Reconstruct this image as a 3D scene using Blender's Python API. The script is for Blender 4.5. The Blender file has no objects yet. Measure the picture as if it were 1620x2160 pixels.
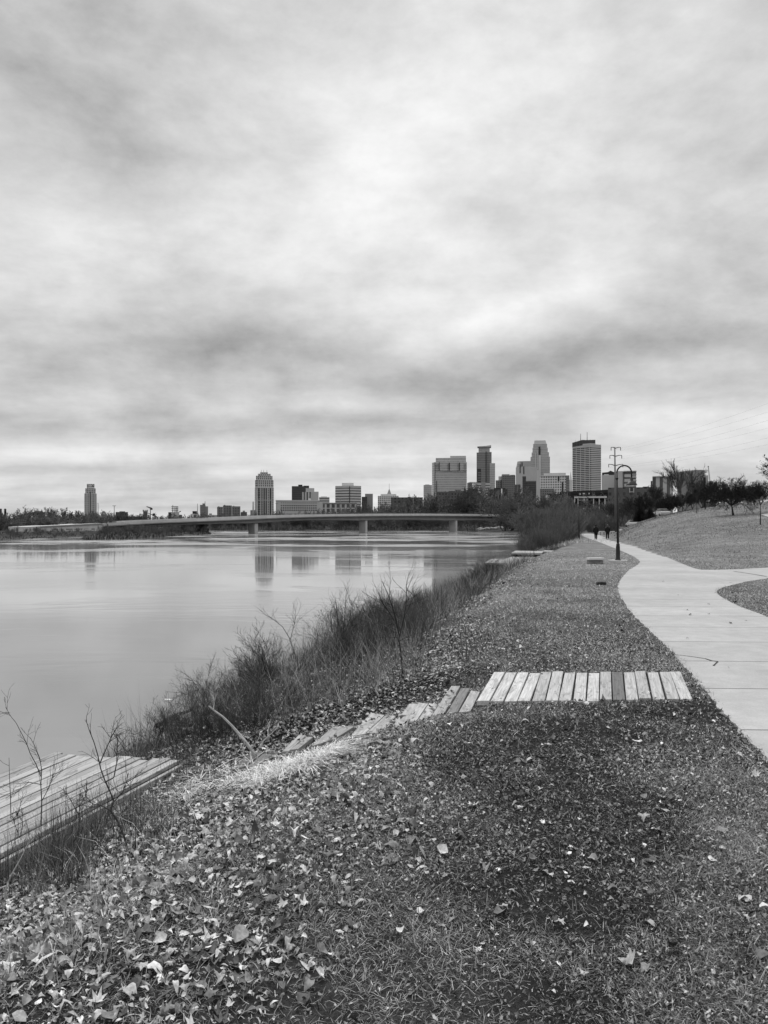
import bpy, bmesh, math, random
import numpy as np
from mathutils import Vector, Matrix

R = math.radians
scene = bpy.context.scene
col = scene.collection
F, CX, HY, EYE = 1623.0, 810.0, 1110.0, 1.6      # focal length, centre column and horizon row measured on the photograph; eye height
WATER = -1.35
rng = np.random.default_rng(7)

# ------------------------------------------------------------------ object helpers
def tag(o, label=None, cat=None, group=None, kind=None):
    if label: o['label'] = label
    if cat: o['category'] = cat
    if group: o['group'] = group
    if kind: o['kind'] = kind
    return o

def empty(name, loc=(0, 0, 0), rz=0.0):
    o = bpy.data.objects.new(name, None)
    o.location = loc; o.rotation_euler = (0, 0, rz); o.empty_display_size = 0.3
    col.objects.link(o)
    return o

def np_mesh(name, verts, faces, mats, parent=None, tone=None, smooth=False):
    """verts (N,3), faces (M,k) with one k"""
    verts = np.asarray(verts, dtype=np.float32); faces = np.asarray(faces, dtype=np.int32)
    me = bpy.data.meshes.new(name)
    me.vertices.add(len(verts)); me.vertices.foreach_set('co', verts.ravel())
    n, k = faces.shape
    me.loops.add(n * k); me.loops.foreach_set('vertex_index', faces.ravel())
    me.polygons.add(n)
    me.polygons.foreach_set('loop_start', np.arange(0, n * k, k, dtype=np.int32))
    me.update(calc_edges=True); me.validate()
    if tone is not None:
        a = me.attributes.new('tone', 'FLOAT', 'POINT'); a.data.foreach_set('value', np.asarray(tone, dtype=np.float32))
    me.polygons.foreach_set('use_smooth', np.full(len(me.polygons), smooth, dtype=bool))
    for m in (mats if isinstance(mats, (list, tuple)) else [mats]): me.materials.append(m)
    o = bpy.data.objects.new(name, me); col.objects.link(o)
    if parent: o.parent = parent
    return o

class MB:
    def __init__(s): s.v = []; s.f = []
    def box(s, c, d, rz=0.0, taper=1.0):
        b = len(s.v); hx, hy, hz = d[0] / 2, d[1] / 2, d[2] / 2; ca, sa = math.cos(rz), math.sin(rz)
        for z, k in ((-hz, 1.0), (hz, taper)):
            for x, y in ((-hx, -hy), (hx, -hy), (hx, hy), (-hx, hy)):
                x *= k; y *= k
                s.v.append((c[0] + x * ca - y * sa, c[1] + x * sa + y * ca, c[2] + z))
        for q in ((3, 2, 1, 0), (4, 5, 6, 7), (0, 1, 5, 4), (1, 2, 6, 5), (2, 3, 7, 6), (3, 0, 4, 7)):
            s.f.append(tuple(b + i for i in q))
        return s
    def prism(s, pts, z0, z1, top=None):
        """pts counter-clockwise (x,y); z1 may be a list per point; top an optional other outline"""
        b = len(s.v); n = len(pts); top = top or pts
        zz = z1 if isinstance(z1, (list, tuple)) else [z1] * n
        z00 = z0 if isinstance(z0, (list, tuple)) else [z0] * n
        s.v += [(p[0], p[1], z) for p, z in zip(pts, z00)] + [(p[0], p[1], z) for p, z in zip(top, zz)]
        s.f.append(tuple(b + i for i in reversed(range(n)))); s.f.append(tuple(b + n + i for i in range(n)))
        for i in range(n):
            j = (i + 1) % n; s.f.append((b + i, b + j, b + n + j, b + n + i))
        return s
    def lathe(s, c, prof, n=16):
        b = len(s.v)
        for r, z in prof:
            for i in range(n):
                a = 2 * math.pi * i / n; s.v.append((c[0] + r * math.cos(a), c[1] + r * math.sin(a), c[2] + z))
        for k in range(len(prof) - 1):
            for i in range(n):
                j = (i + 1) % n; s.f.append((b + k * n + i, b + k * n + j, b + (k + 1) * n + j, b + (k + 1) * n + i))
        s.f.append(tuple(b + i for i in reversed(range(n)))); s.f.append(tuple(b + (len(prof) - 1) * n + i for i in range(n)))
        return s
    def tube(s, pts, rad, n=8):
        """swept tube along a polyline; rad a number or a list"""
        pts = [Vector(p) for p in pts]; m = len(pts)
        rr = rad if isinstance(rad, (list, tuple)) else [rad] * m
        b = len(s.v); up = None
        for i, p in enumerate(pts):
            d = (pts[min(i + 1, m - 1)] - pts[max(i - 1, 0)]).normalized()
            if up is None:
                up = d.cross(Vector((0.13, 0.91, 0.37)))
                if up.length < 0.1: up = d.cross(Vector((1, 0, 0)))
            up = (up - d * up.dot(d)).normalized(); w = d.cross(up)
            for k in range(n):
                a = 2 * math.pi * k / n; q = p + (up * math.cos(a) + w * math.sin(a)) * rr[i]; s.v.append(tuple(q))
        for i in range(m - 1):
            for k in range(n):
                j = (k + 1) % n; s.f.append((b + i * n + k, b + i * n + j, b + (i + 1) * n + j, b + (i + 1) * n + k))
        s.f.append(tuple(b + i for i in reversed(range(n)))); s.f.append(tuple(b + (m - 1) * n + i for i in range(n)))
        return s
    def loft(s, rings, n=14):
        """rings: (cx, cy, cz, rx, ry)"""
        b = len(s.v)
        for cx, cy, cz, rx, ry in rings:
            for i in range(n):
                a = 2 * math.pi * i / n; s.v.append((cx + rx * math.cos(a), cy + ry * math.sin(a), cz))
        for k in range(len(rings) - 1):
            for i in range(n):
                j = (i + 1) % n; s.f.append((b + k * n + i, b + k * n + j, b + (k + 1) * n + j, b + (k + 1) * n + i))
        s.f.append(tuple(b + i for i in reversed(range(n)))); s.f.append(tuple(b + (len(rings) - 1) * n + i for i in range(n)))
        return s
    def build(s, name, mat, parent=None, smooth=False, bevel=0.0):
        me = bpy.data.meshes.new(name); me.from_pydata(s.v, [], s.f)
        bm = bmesh.new(); bm.from_mesh(me); bmesh.ops.recalc_face_normals(bm, faces=bm.faces); bm.to_mesh(me); bm.free()
        me.materials.append(mat)
        for p in me.polygons: p.use_smooth = smooth and len(p.vertices) <= 4
        o = bpy.data.objects.new(name, me); col.objects.link(o)
        if parent: o.parent = parent
        if bevel:
            m = o.modifiers.new('bevel', 'BEVEL'); m.width = bevel; m.segments = 2; m.limit_method = 'ANGLE'
        return o

def copy_tree(o, parent=None):
    c = o.copy(); col.objects.link(c)
    if parent: c.parent = parent
    for ch in list(o.children): copy_tree(ch, c)
    return c

# ------------------------------------------------------------------ small numeric noise
def _hash(ix, iy, seed):
    h = (ix.astype(np.int64) * 374761393 + iy.astype(np.int64) * 668265263 + seed * 974711) & 0x7fffffff
    h = ((h ^ (h >> 13)) * 1274126177) & 0x7fffffff
    return ((h ^ (h >> 16)) & 0xffff) / 65535.0
def vnoise(x, y, seed=0):
    x = np.asarray(x, float); y = np.asarray(y, float)
    ix = np.floor(x); iy = np.floor(y); fx = x - ix; fy = y - iy
    fx = fx * fx * (3 - 2 * fx); fy = fy * fy * (3 - 2 * fy)
    a = _hash(ix, iy, seed); b = _hash(ix + 1, iy, seed); c = _hash(ix, iy + 1, seed); d = _hash(ix + 1, iy + 1, seed)
    return (a * (1 - fx) + b * fx) * (1 - fy) + (c * (1 - fx) + d * fx) * fy
def fbm(x, y, seed=0, oct=4):
    v = 0; a = 0.5; s = 0
    for k in range(oct):
        v = v + a * vnoise(np.asarray(x) * 2 ** k, np.asarray(y) * 2 ** k, seed + k); s += a; a *= 0.5
    return v / s

# ------------------------------------------------------------------ terrain
WY = [-60, 0, 3, 6, 8, 10, 12.6, 15.8, 22, 35, 45, 55, 65, 75, 95, 120, 180, 266, 300, 430]
WX = [-9, -4.2, -3.95, -3.6, -3.1, -3.3, -2.9, -2.2, -0.5, 3.2, 7.0, 9.9, 12.8, 14, 17, 23, 36.5, 49, 52, 60]
TY = [-60, 0, 2.4, 3.8, 5, 7, 9, 12, 18.5, 26, 34.6, 48, 65, 95, 130, 200, 266, 300, 430]
TX = [-5, -2, -1.5, -0.7, 0.0, 0.7, 1.05, 1.6, 2.7, 4.5, 6.8, 10.5, 15.6, 25, 33, 47, 58, 63, 78]
BY = [29, 40, 57.7, 78.7, 92.7, 110, 150, 250, 500]
BX = [12, 14.5, 19.2, 24.2, 27.4, 32, 45, 84, 180]
RIVER = np.array([(x, y) for x, y in zip(WX, WY)] +
                 [(52, 446), (28, 500), (-40, 520), (-117, 500), (-96, 400), (-64, 285), (-61, 205), (-60, 168), (-64, 165), (-74, 188),
                  (-86, 230), (-83, 191), (-80, 160), (-112, 100), (-140, 40), (-150, -60)], float)

def poly_inside(P, x, y):
    x = np.asarray(x, float); y = np.asarray(y, float); ins = np.zeros(x.shape, bool); n = len(P)
    for i in range(n):
        x0, y0 = P[i]; x1, y1 = P[(i + 1) % n]
        if y0 == y1: continue
        c = ((y0 > y) != (y1 > y)) & (x < (x1 - x0) * (y - y0) / (y1 - y0) + x0); ins ^= c
    return ins
def poly_dist(P, x, y):
    x = np.asarray(x, float); y = np.asarray(y, float); best = np.full(x.shape, 1e9); n = len(P)
    for i in range(n):
        a = P[i]; b = P[(i + 1) % n]; d = b - a; L = d @ d
        t = np.clip(((x - a[0]) * d[0] + (y - a[1]) * d[1]) / max(L, 1e-9), 0, 1)
        best = np.minimum(best, np.hypot(x - a[0] - t * d[0], y - a[1] - t * d[1]))
    return best

def bank_t(x, y):
    T = np.interp(y, TY, TX); W = np.interp(y, WY, WX)
    jag = (fbm(np.asarray(y) * 0.9, np.asarray(x) * 0.2, 5) - 0.5) * np.clip(np.asarray(y) * 0.06, 0.25, 2)
    return (T + jag * 0.5 - x) / (T - W)
def height(x, y):
    x = np.asarray(x, float); y = np.asarray(y, float)
    t = bank_t(x, y)
    s = np.where(t > 0, np.where(t < 1, np.clip(t, 0, None) ** 1.08, 1 + (t - 1) * 0.8), 0.0)
    near = WATER * s
    near = near + (fbm(x * 1.3, y * 1.3, 11) - 0.5) * np.clip(t, 0.08, 0.6) * 0.35
    d = np.clip((x - np.interp(y, BY, BX)) * 0.96, 0, None)
    g = np.clip((y - 30) / 60, 0, 1.1)
    near = near + 4.7 * (1 - np.exp(-d / 8)) * g + np.clip(d - 30, 0, 200) * 0.004 * g
    ins = poly_inside(RIVER, x, y); dist = poly_dist(RIVER, x, y)
    wob = (fbm(x * 0.05, y * 0.05, 21) - 0.5)
    far = np.where(ins, WATER - np.clip(dist * 0.25, 0, 3), WATER + np.clip(dist * 0.10, 0, 1.25 + wob * 0.8) + np.clip(dist - 90, 0, 600) * 0.003)
    W = np.interp(y, WY, WX)
    k = np.clip((x - (W - 3)) / 2.0, 0, 1) * np.clip((430 - y) / 60, 0, 1)
    z = near * k + far * (1 - k)
    # the stair cut: the bank follows the line of the timber steps
    xs_ = x - 0.24 * (y - 7.0)
    st = np.interp(xs_, [-1.75, -0.96, -0.67, -0.3, 0.05, 0.43, 0.83, 1.0], [-0.80, -0.62, -0.53, -0.42, -0.30, -0.19, -0.10, 0.0]) - 0.03
    cw = np.clip((y - 6.5) / 0.5, 0, 1) * np.clip((8.9 - y) / 0.6, 0, 1) * np.clip((xs_ + 2.0) / 0.3, 0, 1) * np.clip((1.0 - xs_) / 0.1, 0, 1)
    z = z * (1 - cw) + np.minimum(st + (fbm(x * 3, y * 3, 15) - 0.5) * 0.05, 0.02) * cw
    return np.maximum(z, -5)
def hz(x, y): return float(height(np.array([x]), np.array([y]))[0])

def at(px, py, z=0.0):
    Y = (EYE - z) * F / (py - HY)
    return Vector(((px - CX) / F * Y, Y, z))
def at_y(px, py, Y): return Vector(((px - CX) / F * Y, Y, EYE - (py - HY) / F * Y))
def hit(px, py, y0=1.5, y1=300.0):
    Y = np.geomspace(y0, y1, 6000); X = (px - CX) / F * Y; Z = EYE - (py - HY) / F * Y
    d = Z - height(X, Y); i = np.argmax(d <= 0)
    if d[i] > 0: i = len(Y) - 1
    return Vector((X[i], Y[i], height(X[i:i + 1], Y[i:i + 1])[0]))

# ------------------------------------------------------------------ materials (the photograph is black and white: every colour is a grey)
def newmat(name):
    m = bpy.data.materials.new(name); m.use_nodes = True
    nt = m.node_tree; nt.nodes.clear()
    out = nt.nodes.new('ShaderNodeOutputMaterial'); bs = nt.nodes.new('ShaderNodeBsdfPrincipled')
    nt.links.new(bs.outputs[0], out.inputs[0])
    return m, nt, bs
class NG:
    """tiny node-graph builder"""
    def __init__(s, nt): s.nt = nt
    def set(s, inp, v):
        if isinstance(v, bpy.types.NodeSocket): s.nt.links.new(v, inp)
        else:
            try: inp.default_value = v
            except Exception: inp.default_value = (v, v, v)
    def math(s, op, a, b=0.0, c=None, clamp=False):
        n = s.nt.nodes.new('ShaderNodeMath'); n.operation = op; n.use_clamp = clamp
        s.set(n.inputs[0], a); s.set(n.inputs[1], b)
        if c is not None: s.set(n.inputs[2], c)
        return n.outputs[0]
    def mix(s, f, a, b):      # grey mix by value
        return s.math('ADD', s.math('MULTIPLY', a, s.math('SUBTRACT', 1.0, f)), s.math('MULTIPLY', b, f))
    def ramp(s, v, a, b, c=0.0, d=1.0, smooth=True):
        n = s.nt.nodes.new('ShaderNodeMapRange'); n.interpolation_type = 'SMOOTHSTEP' if smooth else 'LINEAR'; n.clamp = True
        s.set(n.inputs[0], v); s.set(n.inputs[1], a); s.set(n.inputs[2], b); s.set(n.inputs[3], c); s.set(n.inputs[4], d)
        return n.outputs[0]
    def coord(s, which='Object'):
        return s.nt.nodes.new('ShaderNodeTexCoord').outputs[which]
    def pos(s): return s.nt.nodes.new('ShaderNodeNewGeometry').outputs['Position']
    def sep(s, v):
        n = s.nt.nodes.new('ShaderNodeSeparateXYZ'); s.set(n.inputs[0], v); return n.outputs
    def comb(s, x, y, z=0.0):
        n = s.nt.nodes.new('ShaderNodeCombineXYZ'); s.set(n.inputs[0], x); s.set(n.inputs[1], y); s.set(n.inputs[2], z); return n.outputs[0]
    def scale(s, v, k, off=(0, 0, 0)):
        n = s.nt.nodes.new('ShaderNodeMapping'); s.set(n.inputs['Vector'], v); n.inputs['Scale'].default_value = k; n.inputs['Location'].default_value = off
        return n.outputs[0]
    def noise(s, v, sc=1.0, det=4.0, rough=0.55, dist=0.0):
        n = s.nt.nodes.new('ShaderNodeTexNoise'); s.set(n.inputs['Vector'], v); n.inputs['Scale'].default_value = sc
        n.inputs['Detail'].default_value = det; n.inputs['Roughness'].default_value = rough; n.inputs['Distortion'].default_value = dist
        return n.outputs[0]
    def attr(s, name):
        n = s.nt.nodes.new('ShaderNodeAttribute'); n.attribute_name = name; return n.outputs['Fac']
    def rand(s): return s.nt.nodes.new('ShaderNodeObjectInfo').outputs['Random']
    def bump(s, h, strength, dist, bs):
        n = s.nt.nodes.new('ShaderNodeBump'); s.set(n.inputs['Strength'], strength); s.set(n.inputs['Distance'], dist); s.set(n.inputs['Height'], h)
        s.nt.links.new(n.outputs[0], bs.inputs['Normal']); return n
def setc(nt, bs, v):
    if isinstance(v, bpy.types.NodeSocket): nt.links.new(v, bs.inputs['Base Color'])
    else: bs.inputs['Base Color'].default_value = (v, v, v, 1)

def plain(name, v, rough=0.8, var=0.25, sc=3.0, bump=0.0, metal=0.0, spec=0.3):
    m, nt, bs = newmat(name); g = NG(nt); o = g.coord()
    n = g.noise(o, sc, 5, 0.6)
    setc(nt, bs, g.math('MULTIPLY', v, g.ramp(n, 0.25, 0.75, 1 - var, 1 + var, False)))
    bs.inputs['Roughness'].default_value = rough; bs.inputs['Metallic'].default_value = metal; bs.inputs['Specular IOR Level'].default_value = spec
    if bump: g.bump(g.noise(o, sc * 4, 4), bump, 0.01, bs)
    return m

def toned(name, lo, hi, rough=0.85, spec=0.2, mottle=0):
    """per-element tone stored with the mesh"""
    m, nt, bs = newmat(name); g = NG(nt)
    c = g.ramp(g.attr('tone'), 0, 1, lo, hi, False)
    if mottle: c = g.math('MULTIPLY', c, g.ramp(g.noise(g.pos(), mottle, 4, 0.65), 0.3, 0.7, 0.6, 1.3, False))
    setc(nt, bs, c)
    bs.inputs['Roughness'].default_value = rough; bs.inputs['Specular IOR Level'].default_value = spec
    return m

def bark(name, v, jitter=0.25):
    m, nt, bs = newmat(name); g = NG(nt)
    r = g.ramp(g.rand(), 0, 1, 1 - jitter, 1 + jitter, False)
    n = g.ramp(g.noise(g.coord(), 1.1, 4), 0.3, 0.7, 0.75, 1.25, False)
    setc(nt, bs, g.math('MULTIPLY', v, g.math('MULTIPLY', r, n)))
    bs.inputs['Roughness'].default_value = 0.9; bs.inputs['Specular IOR Level'].default_value = 0.15
    return m

def facade(name, wall, glass, w, h, fu=0.6, fv=0.55, var=0.12, off=0.0, grime=0.12):
    """window grid in metres, laid on the wall by its own coordinates (x+y along the wall, z up)"""
    m, nt, bs = newmat(name); g = NG(nt); o = g.coord(); x, y, z = g.sep(o)
    u = g.math('ADD', g.math('DIVIDE', g.math('ADD', x, y), w), 100.37 + off); v = g.math('ADD', g.math('DIVIDE', z, h), 50.2)
    uu = g.math('FRACT', u); vv = g.math('FRACT', v)
    k = g.math('MULTIPLY', g.math('LESS_THAN', uu, fu), g.math('LESS_THAN', vv, fv))
    wn = nt.nodes.new('ShaderNodeTexWhiteNoise'); wn.noise_dimensions = '2D'
    g.set(wn.inputs['Vector'], g.comb(g.math('FLOOR', u), g.math('FLOOR', v)))
    gl = g.math('MULTIPLY', glass, g.ramp(wn.outputs[0], 0, 1, 1 - var * 3, 1 + var * 3, False))
    wl = g.math('MULTIPLY', wall, g.ramp(g.noise(g.scale(o, (0.03, 0.03, 0.06)), 1, 5), 0.25, 0.75, 1 - grime, 1 + grime, False))
    nm = nt.nodes.new('ShaderNodeNewGeometry'); nz = g.sep(nm.outputs['Normal'])[2]
    k = g.math('MULTIPLY', k, g.math('LESS_THAN', nz, 0.5))
    setc(nt, bs, g.mix(k, wl, gl))
    g.set(bs.inputs['Roughness'], g.mix(k, 0.85, 0.15)); bs.inputs['Specular IOR Level'].default_value = 0.35
    return m

def wood(name, v, dark=0.55, axis=1, wear=0.5, sc=1.0):
    """weathered boards: grain along the board, a tone per board, worn patches and knots"""
    m, nt, bs = newmat(name); g = NG(nt); o = g.coord()
    r = g.rand(); add = nt.nodes.new('ShaderNodeVectorMath'); add.operation = 'ADD'
    g.set(add.inputs[0], o); g.set(add.inputs[1], g.comb(g.math('MULTIPLY', r, 37.0), g.math('MULTIPLY', r, 71.0), 0))
    k = [60 * sc, 60 * sc, 60 * sc]; k[axis] = 2.2 * sc
    grain = g.noise(g.scale(add.outputs[0], tuple(k)), 1, 6, 0.65, 0.6)
    k2 = [14 * sc, 14 * sc, 14 * sc]; k2[axis] = 2.6 * sc
    patch = g.noise(g.scale(add.outputs[0], tuple(k2)), 1, 5, 0.6, 1.2)
    blot = g.noise(add.outputs[0], 6 * sc, 5, 0.7)
    c = g.math('MULTIPLY', v, g.ramp(grain, 0.3, 0.7, 0.58, 1.2, False))
    c = g.mix(g.math('MULTIPLY', g.ramp(patch, 0.54, 0.62), wear), c, g.math('MULTIPLY', c, dark))
    c = g.mix(g.math('MULTIPLY', g.ramp(blot, 0.60, 0.72), 0.8), c, g.math('MULTIPLY', c, 0.45))
    c = g.math('MULTIPLY', c, g.ramp(r, 0, 1, 0.74, 1.12, False))
    setc(nt, bs, c); bs.inputs['Roughness'].default_value = 0.8; bs.inputs['Specular IOR Level'].default_value = 0.2
    g.bump(g.math('ADD', grain, g.math('MULTIPLY', patch, 0.6)), 0.5, 0.006, bs)
    return m

# ground: lawn / leaf-mould bank / wet mud by a zone stored with the terrain
def ground_material():
    m, nt, bs = newmat('ground_soil_and_lawn'); g = NG(nt); p = g.pos()
    zone = g.attr('tone')
    n1 = g.noise(p, 0.35, 6, 0.6); n2 = g.noise(p, 7, 6, 0.7); n3 = g.noise(g.scale(p, (1, 1, 3)), 38, 4, 0.7)
    n4 = g.noise(g.scale(p, (0.9, 0.28, 0.9)), 1.6, 5, 0.65)
    turf = g.attr('turf')
    n5 = g.noise(p, 2.6, 6, 0.75)
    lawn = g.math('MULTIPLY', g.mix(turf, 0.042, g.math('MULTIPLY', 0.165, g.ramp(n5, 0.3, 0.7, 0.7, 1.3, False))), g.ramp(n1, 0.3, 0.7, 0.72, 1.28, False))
    lawn = g.math('MULTIPLY', lawn, g.ramp(n2, 0.25, 0.75, 0.55, 1.45, False))
    lawn = g.math('MULTIPLY', lawn, g.ramp(n3, 0.25, 0.75, 0.6, 1.4, False))
    lawn = g.math('MULTIPLY', lawn, g.ramp(n4, 0.3, 0.7, 0.75, 1.25, False))
    soil = g.math('MULTIPLY', 0.022, g.ramp(n2, 0.25, 0.75, 0.5, 1.6, False))
    mud = g.math('MULTIPLY', 0.055, g.ramp(n2, 0.25, 0.75, 0.6, 1.4, False))
    c = g.mix(g.ramp(zone, 0.0, 0.5), lawn, soil)
    c = g.mix(g.ramp(zone, 0.55, 0.95), c, mud)
    setc(nt, bs, c); bs.inputs['Roughness'].default_value = 0.95; bs.inputs['Specular IOR Level'].default_value = 0.15
    g.bump(g.math('ADD', n2, g.math('MULTIPLY', n3, 0.5)), 0.9, 0.05, bs)
    return m

def water_material():
    m, nt, bs = newmat('river_water'); g = NG(nt); p = g.pos(); x, y, z = g.sep(p)
    warp = g.noise(g.scale(p, (0.010, 0.010, 0)), 1, 3)
    ys = g.math('ADD', y, g.math('MULTIPLY', warp, 60.0))
    # long wind-ruffled streaks lying across the river
    st = g.noise(g.comb(g.math('MULTIPLY', x, 0.022), g.math('MULTIPLY', ys, 0.032)), 1, 6, 0.62)
    st2 = g.noise(g.comb(g.math('MULTIPLY', x, 0.05), g.math('MULTIPLY', ys, 0.30)), 1, 4, 0.6)
    rv = g.ramp(g.math('ADD', st, g.math('MULTIPLY', g.math('SUBTRACT', st2, 0.5), 0.25)), 0.49, 0.53)
    farm = g.ramp(y, 75, 130, 0.3, 1.0)
    ruff = g.math('MULTIPLY', rv, farm)
    setc(nt, bs, 0.195)
    bs.inputs['IOR'].default_value = 1.33; bs.inputs['Specular IOR Level'].default_value = 1.0
    g.set(bs.inputs['Roughness'], g.mix(ruff, 0.055, 0.24))
    w1 = g.noise(g.scale(p, (0.5, 1.6, 1)), 1, 3, 0.5)
    w2 = g.noise(g.scale(p, (0.05, 0.16, 1)), 1, 2, 0.5)
    g.bump(g.math('ADD', g.math('MULTIPLY', w1, g.mix(ruff, 0.0022, 0.02)), g.math('MULTIPLY', w2, 0.006)), 1.0, 1.0, bs)
    return m

def concrete_path_material():
    m, nt, bs = newmat('path_concrete'); g = NG(nt); p = g.pos(); x, y, z = g.sep(p)
    n1 = g.noise(p, 0.5, 6, 0.6); n2 = g.noise(p, 60, 3, 0.7); n3 = g.noise(p, 4, 5, 0.65)
    c = g.math('MULTIPLY', 0.375, g.ramp(n1, 0.3, 0.7, 0.86, 1.12, False))
    c = g.math('MULTIPLY', c, g.ramp(n2, 0.3, 0.7, 0.90, 1.10, False))
    c = g.math('MULTIPLY', c, g.ramp(n3, 0.25, 0.75, 0.90, 1.09, False))
    # sawn joints straight across the slabs
    yy = g.math('ADD', y, g.math('ADD', g.math('MULTIPLY', x, 0.045), g.math('MULTIPLY', g.math('SUBTRACT', n3, 0.5), 0.012)))
    fr = g.math('FRACT', g.math('DIVIDE', g.math('SUBTRACT', yy, 6.12 - 15.5), 1.55))
    k = g.math('MULTIPLY', g.math('LESS_THAN', fr, 0.0135), g.math('LESS_THAN', y, 16.8))
    slab = nt.nodes.new('ShaderNodeTexWhiteNoise'); slab.noise_dimensions = '1D'
    g.set(slab.inputs['W'], g.math('FLOOR', g.math('DIVIDE', g.math('SUBTRACT', yy, 6.12 - 15.5), 1.55)))
    c = g.math('MULTIPLY', c, g.ramp(slab.outputs[0], 0, 1, 0.96, 1.04, False))
    setc(nt, bs, g.mix(k, c, 0.05)); bs.inputs['Roughness'].default_value = 0.9; bs.inputs['Specular IOR Level'].default_value = 0.2
    g.bump(n2, 0.25, 0.004, bs)
    return m

M = dict(
    ground=ground_material(), water=water_material(), path=concrete_path_material(),
    blade=toned('dry_grass_blades', 0.012, 0.60), leaf=toned('dry_leaves', 0.03, 0.80, 0.75, 0.25, 60),
    straw=toned('pale_straw', 0.22, 0.85), stem=toned('dead_stems', 0.02, 0.34), reed=toned('dry_reeds', 0.06, 0.35),
    deckwood=wood('weathered_deck_wood', 0.54, 0.6, 1, 0.75), darkwood=wood('dark_worn_wood', 0.20, 0.7), steps=wood('weathered_step_wood', 0.44, 0.6),
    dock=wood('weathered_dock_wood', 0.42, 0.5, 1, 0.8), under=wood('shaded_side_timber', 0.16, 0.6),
    iron=plain('black_painted_iron', 0.012, 0.45, 0.3, 8), steel=plain('grey_pole_steel', 0.13, 0.5, 0.2, 2), wire=plain('cable', 0.10, 0.6),
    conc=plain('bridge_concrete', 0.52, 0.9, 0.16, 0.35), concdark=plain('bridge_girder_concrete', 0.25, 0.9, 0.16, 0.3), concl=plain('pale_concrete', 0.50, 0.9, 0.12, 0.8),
    stone=plain('stone_block', 0.36, 0.9, 0.35, 6, 0.6), stonedark=plain('stone_shade', 0.16, 0.95, 0.4, 9, 0.8), rubble=plain('river_rubble', 0.22, 0.9, 0.4, 4, 0.7),
    wet=plain('wet_wood_and_shade', 0.02, 0.7, 0.4, 6, 0.5), pale=plain('bare_pale_wood', 0.42, 0.8, 0.3, 9, 0.5), log=plain('grey_log', 0.20, 0.85, 0.35, 7, 0.6),
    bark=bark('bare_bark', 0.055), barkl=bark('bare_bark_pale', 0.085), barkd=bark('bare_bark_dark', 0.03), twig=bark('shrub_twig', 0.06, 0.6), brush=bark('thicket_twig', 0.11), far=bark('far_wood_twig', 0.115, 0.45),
    conif=bark('conifer_needles', 0.018),
    white=plain('white_paint', 0.75, 0.5, 0.05), silver=plain('silver_car_paint', 0.42, 0.4, 0.05), carglass=plain('car_glass', 0.03, 0.1, 0.1), tyre=plain('tyre', 0.015, 0.9), cardark=plain('dark_car_paint', 0.05, 0.3, 0.1),
    skin=plain('skin', 0.30, 0.6, 0.08), coat=plain('dark_coat', 0.010, 0.95, 0.3, 9), trou=plain('dark_trousers', 0.012, 0.95, 0.3, 9), hair=plain('hair', 0.012, 0.8), cap=plain('knit_cap', 0.10, 0.95), shoe=plain('shoe', 0.008, 0.7),
    glassy=plain('lamp_glass', 0.6, 0.25, 0.05),
    graf=plain('spray_paint', 0.05, 0.8), grafl=plain('faded_spray_paint', 0.24, 0.85),
)

WORN = [(at(px, py), rx, ry, a) for px, py, rx, ry, a in ((1120, 1560, 1.1, 0.6, 0.42), (1180, 1700, 0.7, 0.7, 0.45), (1150, 1900, 0.6, 0.4, 0.35), (1330, 1500, 0.55, 0.35, 1.0), (1180, 1540, 0.7, 0.4, 0.8), (1040, 1600, 0.55, 0.4, 0.7), (1130, 1650, 0.5, 0.35, 0.8), (1240, 1700, 0.35, 0.3, 0.9), (1210, 1760, 0.30, 0.25, 1.0), (1330, 1790, 0.25, 0.2, 0.8), (880, 1770, 0.3, 0.2, 0.6), (1050, 1840, 0.3, 0.2, 0.6), (1240, 1930, 0.25, 0.18, 0.8), (1180, 2110, 0.25, 0.2, 0.8), (1010, 1500, 0.4, 0.15, 0.7), (1480, 1500, 0.3, 0.5, 0.7), (1380, 1700, 0.2, 0.2, 0.5))]
def worn_at(x, y):
    w = 0
    for p, rx, ry, a in WORN: w = w + a * np.exp(-((x - p.x) / rx) ** 2 - ((y - p.y) / ry) ** 2)
    n = fbm(x * 2.2, y * 2.2, 43, 4)
    return np.clip((np.clip(w, 0, 1.1) * (0.1 + n * 1.8) - 0.22) * 2.0, 0, 1)
# ------------------------------------------------------------------ ground sheet, water
def axis(lo, hi, d0, d1, step, growth=1.16):
    mid = list(np.arange(d0, d1 + 1e-6, step)); s = step; a = []; v = d0
    while v > lo: s *= growth; v -= s; a.append(max(v, lo))
    s = step; b = []; v = d1
    while v < hi: s *= growth; v += s; b.append(min(v, hi))
    return np.array(a[::-1] + mid + b)
gx = np.unique(np.concatenate([axis(-4000, 4000, -6, 8, 0.16, 1.07)]))
gy = np.unique(np.concatenate([axis(-60, 7000, 1.5, 16, 0.16, 1.045)]))
X, Y = np.meshgrid(gx, gy); Z = height(X.ravel(), Y.ravel())
nx, ny = len(gx), len(gy); idx = np.arange(nx * ny).reshape(ny, nx)
quads = np.stack([idx[:-1, :-1], idx[:-1, 1:], idx[1:, 1:], idx[1:, :-1]], -1).reshape(-1, 4)
tt = bank_t(X.ravel(), Y.ravel()); kk = (X.ravel() > np.interp(Y.ravel(), WY, WX) - 3) & (Y.ravel() < 420)
zone = np.where(kk, np.clip((tt + 0.12) * 0.9, 0, 1), np.where(poly_dist(RIVER, X.ravel(), Y.ravel()) < 6, 0.8, 0.5))
zone = np.where(poly_inside(RIVER, X.ravel(), Y.ravel()), 1.0, zone)
bare = worn_at(X.ravel(), Y.ravel()) * (Y.ravel() < 9) * 0.5
zone = np.clip(zone + bare, 0, 1)
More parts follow.
